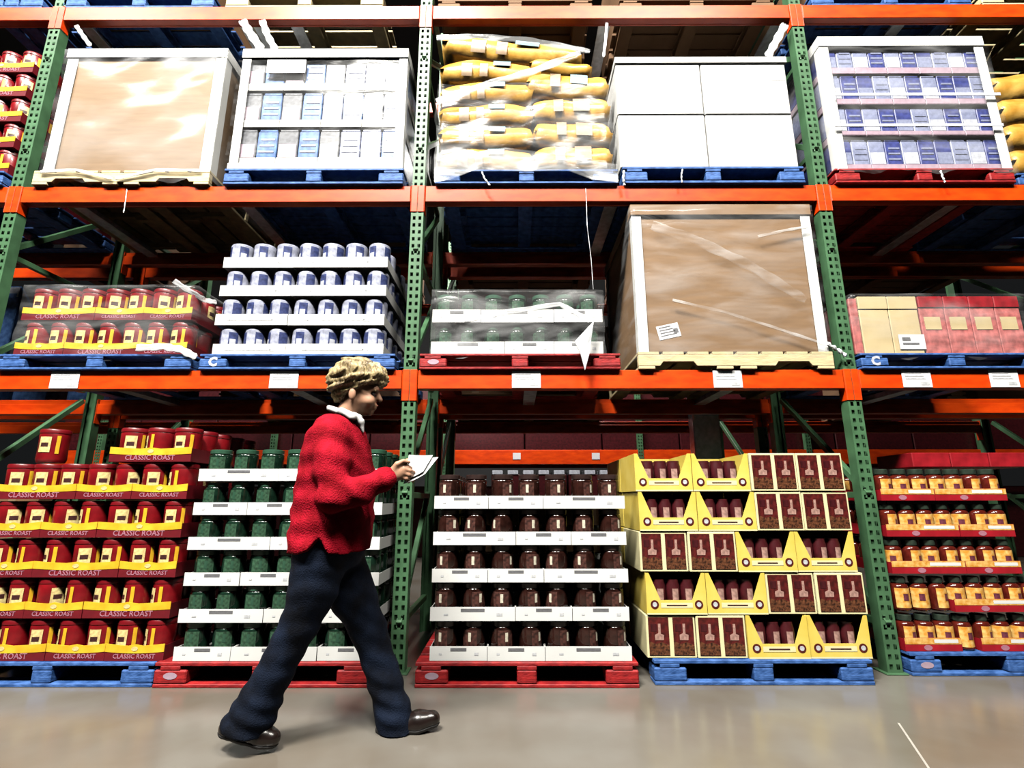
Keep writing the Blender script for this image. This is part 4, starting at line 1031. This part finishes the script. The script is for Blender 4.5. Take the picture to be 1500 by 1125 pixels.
class Field:
    """smooth union of solids on a grid, meshed with surface nets into one closed surface"""
    def __init__(s, lo, hi, vox):
        s.vox = vox; s.lo = np.array(lo, float) - 3 * vox
        s.n = np.ceil((np.array(hi) + 3 * vox - s.lo) / vox).astype(int) + 1
        s.d = np.full(s.n, 1.0, np.float32)
    def block(s, lo, hi):
        i0 = np.clip(np.floor((np.array(lo) - s.lo) / s.vox).astype(int), 0, s.n - 1); i1 = np.clip(np.ceil((np.array(hi) - s.lo) / s.vox).astype(int) + 1, 1, s.n)
        g = np.meshgrid(*[s.lo[k] + s.vox * np.arange(i0[k], i1[k]) for k in range(3)], indexing='ij')
        return tuple(slice(i0[k], i1[k]) for k in range(3)), g
    def merge(s, sl, dn, k):
        a = s.d[sl]
        if k > 0:
            h = np.clip(.5 + .5 * (a - dn) / k, 0, 1); s.d[sl] = a * (1 - h) + dn * h - k * h * (1 - h)
        else: s.d[sl] = np.minimum(a, dn)
    def cone(s, a, b, ra, rb, k=.015):
        a = np.asarray(a, float); b = np.asarray(b, float); m = max(ra, rb) + k * 2 + 3 * s.vox
        sl, (X, Y, Z) = s.block(np.minimum(a, b) - m, np.maximum(a, b) + m)
        ab = b - a; L = ab @ ab + 1e-12
        t = np.clip(((X - a[0]) * ab[0] + (Y - a[1]) * ab[1] + (Z - a[2]) * ab[2]) / L, 0, 1)
        dd = np.sqrt((X - a[0] - t * ab[0]) ** 2 + (Y - a[1] - t * ab[1]) ** 2 + (Z - a[2] - t * ab[2]) ** 2) - (ra + (rb - ra) * t)
        s.merge(sl, dd, k); return s
    def ell(s, c, r, k=.015, tilt=0.0, sub=False):
        c = np.asarray(c, float); r = np.asarray(r, float); m = max(r) + k * 2 + 3 * s.vox
        sl, (X, Y, Z) = s.block(c - m, c + m)
        x, y, z = X - c[0], Y - c[1], Z - c[2]
        ct, st = math.cos(tilt), math.sin(tilt)
        x, z = ct * x - st * z, st * x + ct * z
        q = np.sqrt((x / r[0]) ** 2 + (y / r[1]) ** 2 + (z / r[2]) ** 2)
        g = np.sqrt((x / r[0] ** 2) ** 2 + (y / r[1] ** 2) ** 2 + (z / r[2] ** 2) ** 2) + 1e-9
        dd = q * (q - 1) / g
        if sub:
            a = s.d[sl]; h = np.clip(.5 - .5 * (a + dd) / k, 0, 1); s.d[sl] = a * (1 - h) - dd * h + k * h * (1 - h)
        else: s.merge(sl, dd, k)
        return s
    def loft(s, lv, k=.02):
        """lv: (z, centre x, centre y, half depth x, half width y)"""
        lv = sorted(lv); zs = np.array([l[0] for l in lv])
        lo = [min(l[1] - l[3] for l in lv) - .06, min(l[2] - l[4] for l in lv) - .06, zs[0] - .05]; hi = [max(l[1] + l[3] for l in lv) + .06, max(l[2] + l[4] for l in lv) + .06, zs[-1] + .05]
        sl, (X, Y, Z) = s.block(lo, hi)
        cx, cy, a, b = [np.interp(Z, zs, [l[i] for l in lv]) for i in (1, 2, 3, 4)]
        x, y = X - cx, Y - cy
        q = np.sqrt((x / a) ** 2 + (y / b) ** 2); g = np.sqrt((x / a ** 2) ** 2 + (y / b ** 2) ** 2) + 1e-9
        dd = np.maximum(q * (q - 1) / g, np.maximum(zs[0] - Z, Z - zs[-1]))
        s.merge(sl, dd, k); return s
    def grid(s): return np.meshgrid(*[s.lo[k] + s.vox * np.arange(s.n[k]) for k in range(3)], indexing='ij')
    def mesh(s, name, m, relax=1):
        d = s.d; n = d.shape; ins = d < 0
        c = np.zeros([k - 1 for k in n], np.int8)
        for i in (0, 1):
            for j in (0, 1):
                for k in (0, 1): c += ins[i:n[0] - 1 + i, j:n[1] - 1 + j, k:n[2] - 1 + k]
        act = (c > 0) & (c < 8); idx = -np.ones(act.shape, np.int64); cells = np.argwhere(act); idx[act] = np.arange(len(cells))
        P = np.zeros((len(cells), 3)); W_ = np.zeros(len(cells))
        off = [(i, j, k) for i in (0, 1) for j in (0, 1) for k in (0, 1)]
        for a in off:
            for ax in range(3):
                if a[ax]: continue
                b = list(a); b[ax] = 1
                da = d[cells[:, 0] + a[0], cells[:, 1] + a[1], cells[:, 2] + a[2]]; db = d[cells[:, 0] + b[0], cells[:, 1] + b[1], cells[:, 2] + b[2]]
                cr = (da < 0) != (db < 0); t = np.where(cr, da / (da - db + 1e-12), 0)
                p = np.array(a, float)[None].repeat(len(cells), 0); p[:, ax] = t
                P[cr] += p[cr]; W_[cr] += 1
        P = cells + P / W_[:, None]
        V = s.lo + P * s.vox
        F = []
        for ax in range(3):
            sl0 = [slice(None)] * 3; sl1 = [slice(None)] * 3; sl0[ax] = slice(0, -1); sl1[ax] = slice(1, None)
            e = np.argwhere(ins[tuple(sl0)] != ins[tuple(sl1)])
            u, v = [(1, 2), (2, 0), (0, 1)][ax]
            ok = (e[:, u] > 0) & (e[:, v] > 0) & (e[:, u] < n[u] - 1) & (e[:, v] < n[v] - 1); e = e[ok]
            q = []
            for du, dv in ((-1, -1), (0, -1), (0, 0), (-1, 0)):
                g = e.copy(); g[:, u] += du; g[:, v] += dv; q.append(idx[g[:, 0], g[:, 1], g[:, 2]])
            q = np.stack(q, 1); fl_ = ~ins[e[:, 0], e[:, 1], e[:, 2]]
            q[fl_] = q[fl_][:, ::-1]; F.append(q)
        F = np.concatenate(F)
        me = bpy.data.meshes.new(name); me.vertices.add(len(V)); me.vertices.foreach_set('co', V.astype(np.float32).ravel())
        me.loops.add(F.size); me.loops.foreach_set('vertex_index', F.ravel().astype(np.int32)); me.polygons.add(len(F))
        me.polygons.foreach_set('loop_start', np.arange(0, F.size, 4, dtype=np.int32)); me.polygons.foreach_set('loop_total', np.full(len(F), 4, np.int32))
        me.update(calc_edges=True); me.validate()
        me.polygons.foreach_set('use_smooth', [True] * len(me.polygons)); me.materials.append(MATS[m])
        return me

base = Vector((float(pp(480, 1085)[0]), YP, 0))
body = Field((-.60, YP - .33, 0.0), (.38, YP + .36, 1.56), .0045)
# head, bowed forward
body.ell(pp(521, 556), (.095, .074, .090), 0)
body.ell(pp(534, 580), (.060, .056, .072), .03, .25)
body.cone(pp(541, 602), pp(536, 600), .022, .030, .02)
body.cone(pp(549, 570, -.03), pp(549, 570, .03), .018, .018, .02)
body.cone(pp(552, 573), pp(557, 586), .007, .011, .010)
body.cone(pp(550, 594, -.012), pp(550, 594, .012), .008, .008, .008)
body.cone(pp(549, 598, -.010), pp(549, 598, .010), .008, .008, .008)
for sg in (-1, 1):
    body.ell(pp(548, 577.5, sg * .030), (.020, .014, .010), .008, 0, True)
    body.ell(pp(516, 577, sg * .070), (.016, .010, .028), .006)
    body.ell(pp(540, 588, sg * .034), (.026, .022, .024), .02)
body.cone(pp(517, 592), pp(503, 622), .050, .056, .025)
# trunk, hidden by the clothes
body.loft([(pp(0, y)[2], (pp(a, y)[0] + pp(b, y)[0]) / 2, YP, (pp(b, y)[0] - pp(a, y)[0]) / 2 * .84, wd) for a, b, y, wd in
           ((486, 512, 622, .09), (474, 522, 636, .15), (460, 530, 668, .165), (454, 530, 720, .15), (448, 528, 780, .165), (448, 522, 830, .16))], .03)
def limb(F, pts, k=.02):
    for (a, ra), (b, rb) in zip(pts, pts[1:]): F.cone(a, b, ra, rb, k)
limb(body, [(pp(486, 634, -.14), .046), (pp(488, 728, -.215), .036), (pp(570, 698, -.14), .025)])
limb(body, [(pp(490, 634, .15), .046), (pp(500, 722, .20), .036), (pp(577, 697, .03), .025)])
limb(body, [(pp(470, 815, -.08), .085), (pp(437, 915, -.085), .052), (pp(362, 1050, -.085), .036)])
limb(body, [(pp(492, 815, .08), .085), (pp(540, 925, .085), .052), (pp(582, 1060, .085), .036)])
def hand(dy, sg, ox=0, oy=0):
    P = lambda x, y, e=0.0: pp(x + ox, y + oy, dy + sg * e)
    kn = [(589, 681, .004), (591.5, 687, -.002), (591, 693, .0), (588.5, 698.5, .006)]
    for (x, y, e), wy in zip(kn, (694, 696, 698.5, 701)):
        body.cone(P(572, wy, 0), P(x, y, e), .0155, .0125, .012)
    ln = [1.0, 1.12, 1.05, .85]
    for (x, y, e), l in zip(kn, ln):
        a = P(x, y, e); b = P(x + 8 * l, y + 2.5, .004); c = P(x + 13 * l, y + 5, .028); d_ = P(x + 12 * l, y + 7.5, .052)
        body.cone(a, b, .0105, .0092, .003); body.cone(b, c, .0092, .0082, .002); body.cone(c, d_, .0082, .0072, .002)
    body.cone(P(574, 691, -.004), P(582, 680, -.012), .0145, .0120, .010); body.cone(P(582, 680, -.012), P(591, 675.5, -.010), .0110, .0095, .004); body.cone(P(591, 675.5, -.010), P(599, 677, -.002), .0095, .0075, .003)
hand(-.135, 1)
hand(.035, -1, 6, -1)
pm_ = body.mesh('person', 'skin')
pm_.transform(Matrix.Translation(-base))
person = obj('person', pm_, None, base, 0, 'person in a red sweater and dark jeans walking right while reading a white paper', 'person')
def wear(name, F, m):
    me = F.mesh(name, m); me.transform(Matrix.Translation(-base)); return obj(name, me, person)

# sweater
sw = Field((-.36, YP - .33, .68), (.16, YP + .36, 1.36), .0055)
lv = [(476, 517, 611, .085), (468, 526, 620, .145), (460, 533, 632, .185), (453, 538, 650, .20), (446, 543, 672, .205), (441, 546, 700, .20), (436, 546, 730, .198), (431, 545, 760, .205), (428.5, 541, 788, .21), (429, 538, 806, .212)]
sw.loft([(pp(0, y)[2], (pp(a, y)[0] + pp(b, y)[0]) / 2, YP, (pp(b, y)[0] - pp(a, y)[0]) / 2, wd) for a, b, y, wd in lv], .02)
limb(sw, [(pp(485, 634, -.14), .068), (pp(486, 680, -.19), .066), (pp(489, 728, -.215), .058), (pp(530, 718, -.185), .052), (pp(562, 702, -.145), .041), (pp(568, 699, -.140), .038)], .028)
limb(sw, [(pp(492, 634, .15), .066), (pp(500, 722, .20), .058), (pp(535, 715, .12), .05), (pp(569, 699, .04), .037)], .028)
X, Y, Z = sw.grid()
sw.d += (.0045 * np.sin(22 * X + 46 * Z + 3 * np.sin(14 * Y)) * np.sin(19 * Z - 12 * X + 1.0) + .0025 * np.sin(70 * Z + 24 * X + 2 * np.sin(20 * X)) ).astype(np.float32)
hx = pp(492, 790)[0]; zb = pp(490, 806)[2]
hem = zb + .055 * np.exp(-((X - hx) / .028) ** 2) + .010 * np.sin(30 * X)
sw.d = np.maximum(sw.d, (hem - Z).astype(np.float32))
sw.d = np.maximum(sw.d, -(np.sqrt((X - pp(510, 606)[0]) ** 2 + (Y - YP) ** 2 + ((Z - pp(510, 600)[2]) * .9) ** 2) - .058).astype(np.float32))
sweater = wear('sweater', sw, 'knit_red')
cf = Field(tuple(np.minimum(pp(550, 720, -.25), pp(560, 680, -.05))), tuple(np.maximum(pp(578, 680, -.05), pp(570, 670, -.05))), .004)
cf.cone(pp(563, 701.5, -.1445), pp(570, 698, -.139), .040, .037, 0)
wear('cuff', cf, 'knit_red')
# shirt collar
co = Field(tuple(np.minimum(pp(470, 645, -.13), pp(470, 585, -.13))), tuple(np.maximum(pp(545, 585, .13), pp(545, 645, .13))), .004)
N = 26
ring = []
for i in range(N + 1):
    a = 2 * math.pi * i / N; c_ = math.cos(a)
    ring.append((pp(504 + 22.5 * c_, 605 + 7.5 * c_, .072 * math.sin(a)), .0115 + .004 * (1 + c_) / 2))
for (a, ra), (b, rb) in zip(ring, ring[1:]): co.cone(a, b, ra, rb, .006)
for sg in (-1, 1):
    co.cone(pp(520, 609, sg * .062), pp(528, 618, sg * .045), .014, .017, .008); co.cone(pp(528, 618, sg * .045), pp(532, 633, sg * .040), .016, .005, .006)
    co.cone(pp(500, 601, sg * .076), pp(516, 611, sg * .078), .013, .017, .008)
wear('shirt_collar', co, 'collar_white')
# jeans
je = Field((-.62, YP - .24, .02), (.28, YP + .24, .86), .0055)
je.ell(pp(484, 806), (.138, .165, .10), .02)
limb(je, [(pp(470, 812, -.075), .112), (pp(460, 862, -.082), .094), (pp(438, 915, -.085), .073), (pp(404, 982, -.085), .069), (pp(376, 1035, -.085), .080), (pp(362, 1062, -.085), .090)], .02)
limb(je, [(pp(494, 815, .075), .112), (pp(517, 872, .082), .094), (pp(541, 925, .085), .073), (pp(562, 992, .085), .066), (pp(576, 1045, .085), .072), (pp(583, 1078, .085), .078)], .02)
X, Y, Z = je.grid()
je.d += (.0035 * np.sin(52 * Z + 18 * X + 2.4 * np.sin(16 * X)) * np.sin(20 * Y + 31 * Z) + .003 * np.sin(95 * (Z + .4 * X)) * np.exp(-((Z - .12) / .12) ** 2)).astype(np.float32)
def cut(F, p, q, X, Y, Z, side):                 # keep what lies above the line p-q of the picture plane, on one leg only
    nx, nz = -(q[2] - p[2]), (q[0] - p[0]); L = math.hypot(nx, nz); nx, nz = nx / L, nz / L
    pl = -((X - p[0]) * nx + (Z - p[2]) * nz)
    m_ = (Y < YP) if side < 0 else (Y >= YP)
    low = Z < .2
    F.d = np.where(m_ & low, np.maximum(F.d, pl), F.d).astype(np.float32)
cut(je, pp(318, 1062, -.085), pp(398, 1076, -.085), X, Y, Z, -1)
cut(je, pp(548, 1079, .085), pp(606, 1068, .085), X, Y, Z, 1)
wear('jeans', je, 'denim')
# shoes
def shoe(pts, toe_dir, nm):
    lo = np.min([p for p, r in pts], 0) - .09; hi = np.max([p for p, r in pts], 0) + .09; lo[2] = max(lo[2], -.01)
    F = Field(lo, hi, .004)
    for (a, ra), (b, rb) in zip(pts, pts[1:]): F.cone(a, b, ra, rb, .015)
    X, Y, Z = F.grid()
    h, t_ = pts[0][0], pts[-1][0]; sl = (t_[2] - h[2]) / (t_[0] - h[0])
    sole = h[2] - .030 + (X - h[0]) * sl
    sole = np.maximum(sole, .002)
    top = F.d.copy()
    F.d = np.maximum(top, (sole + .012 - Z)).astype(np.float32); s_ = wear('shoe', F, 'shoe_leather')
    G = Field(lo, hi, .004); G.d = np.maximum(np.maximum(top - .003, sole - Z), Z - sole - .0125).astype(np.float32)
    me = G.mesh('shoe_sole', 'shoe_sole'); me.transform(Matrix.Translation(-base)); obj('shoe_sole', me, s_)
shoe([(pp(337, 1066, -.085), .040), (pp(362, 1073, -.085), .042), (pp(385, 1079, -.09), .042), (pp(398, 1081, -.092), .032)], 0, 'rear')
shoe([(pp(566, 1068, .085), .042), (pp(590, 1064, .085), .044), (pp(614, 1058, .085), .044), (pp(633, 1053, .085), .032)], 0, 'front')
# hair
ha = Field(tuple(np.minimum(pp(470, 600, -.15), pp(470, 515, -.15))), tuple(np.maximum(pp(580, 515, .15), pp(580, 600, .15))), .004)
ha.ell(pp(523, 552), (.122, .098, .088), 0, -.05)
ha.ell(pp(552, 552), (.045, .078, .045), .03)
ha.ell(pp(497, 563), (.045, .075, .055), .03)
ha.ell(pp(503, 577), (.038, .066, .040), .03)
X, Y, Z = ha.grid()
ha.d += (.008 * np.sin(48 * X + 10 * np.sin(20 * Z) + 12 * Y) * np.sin(60 * Z + 25 * Y + 14 * X) + .004 * np.sin(115 * X - 60 * Z + 20 * np.sin(30 * Y)) + .003 * np.sin(130 * Y + 60 * X)).astype(np.float32)
ha.ell(pp(565, 590), (.105, .16, .062), .01, .30, True)
ha.ell(pp(531, 592), (.045, .16, .050), .01, .0, True)
wear('hair', ha, 'hair')
# eyes, brows, lips
for sg in (-1, 1):
    e = MB().lathe([(.0001, -.010), (.0065, -.006), (.009, 0), (.0065, .006), (.0001, .009)], 10).mesh('eye', 'eye_white', smooth=True)
    p = Vector(pp(547.5, 577.5, sg * .030)) - base; o = obj('eye', e, person, p)
    ir = MB().lathe([(.0001, -.0065), (.005, -.004), (.0065, 0), (.005, .004), (.0001, .0065)], 10).mesh('iris', 'dark_print', smooth=True)
    obj('iris', ir, o, (.0060, 0, -.002))
    br = MB().tube([Vector(pp(549, 572, sg * .048)) - base, Vector(pp(552.5, 570.5, sg * .032)) - base, Vector(pp(553, 571.5, sg * .016)) - base], .0035, 6).mesh('eyebrow', 'hair'); obj('eyebrow', br, person)
lp = MB().tube([Vector(pp(548, 595.5, -.018)) - base, Vector(pp(551.8, 594.5, -.008)) - base, Vector(pp(552.6, 594.5, 0)) - base, Vector(pp(551.8, 594.5, .008)) - base, Vector(pp(548, 595.5, .018)) - base], [.002, .004, .0045, .004, .002], 6).mesh('lips', 'lips', smooth=True)
obj('lips', lp, person)
# paper in the hands
def sheet(c, bend, lift):
    vs = []; nu, nv = 8, 6; c = [Vector(p) for p in c]
    for k in (0, 1):
        for i in range(nu + 1):
            for j in range(nv + 1):
                u, v = i / nu, j / nv
                p = c[0].lerp(c[1], u).lerp(c[3].lerp(c[2], u), v)
                vs.append(tuple(p + Vector((0, 0, lift + k * .0015 - bend * math.sin(math.pi * u) * (1 - .3 * v)))))
    n = (nu + 1) * (nv + 1); fs = []
    for i in range(nu):
        for j in range(nv):
            q = (i * (nv + 1) + j, (i + 1) * (nv + 1) + j, (i + 1) * (nv + 1) + j + 1, i * (nv + 1) + j + 1)
            fs.append(tuple(reversed(q))); fs.append(tuple(k + n for k in q))
    bd_ = [(i * (nv + 1)) for i in range(nu + 1)] + [nu * (nv + 1) + j for j in range(1, nv + 1)] + [i * (nv + 1) + nv for i in range(nu - 1, -1, -1)] + [j for j in range(nv - 1, 0, -1)]
    for a, b in zip(bd_, bd_[1:] + bd_[:1]): fs.append((a, b, b + n, a + n))
    me = bpy.data.meshes.new('paper_sheet'); me.from_pydata(vs, [], fs); me.update(); me.materials.append(MATS['paper']); return me
obj('paper_sheet', sheet([pp(591, 709, -.125), pp(623, 694, -.125), pp(642, 670, .05), pp(600, 671, .05)], .004, 0), None, label="sheet of white paper held in the walking person's hands", cat='paper')
obj('paper_sheet', sheet([pp(594, 704, -.12), pp(620, 692, -.12), pp(634, 668.5, .045), pp(599, 668, .045)], .003, .004), None, label="smaller second sheet lying on the white paper in the person's hands", cat='paper')
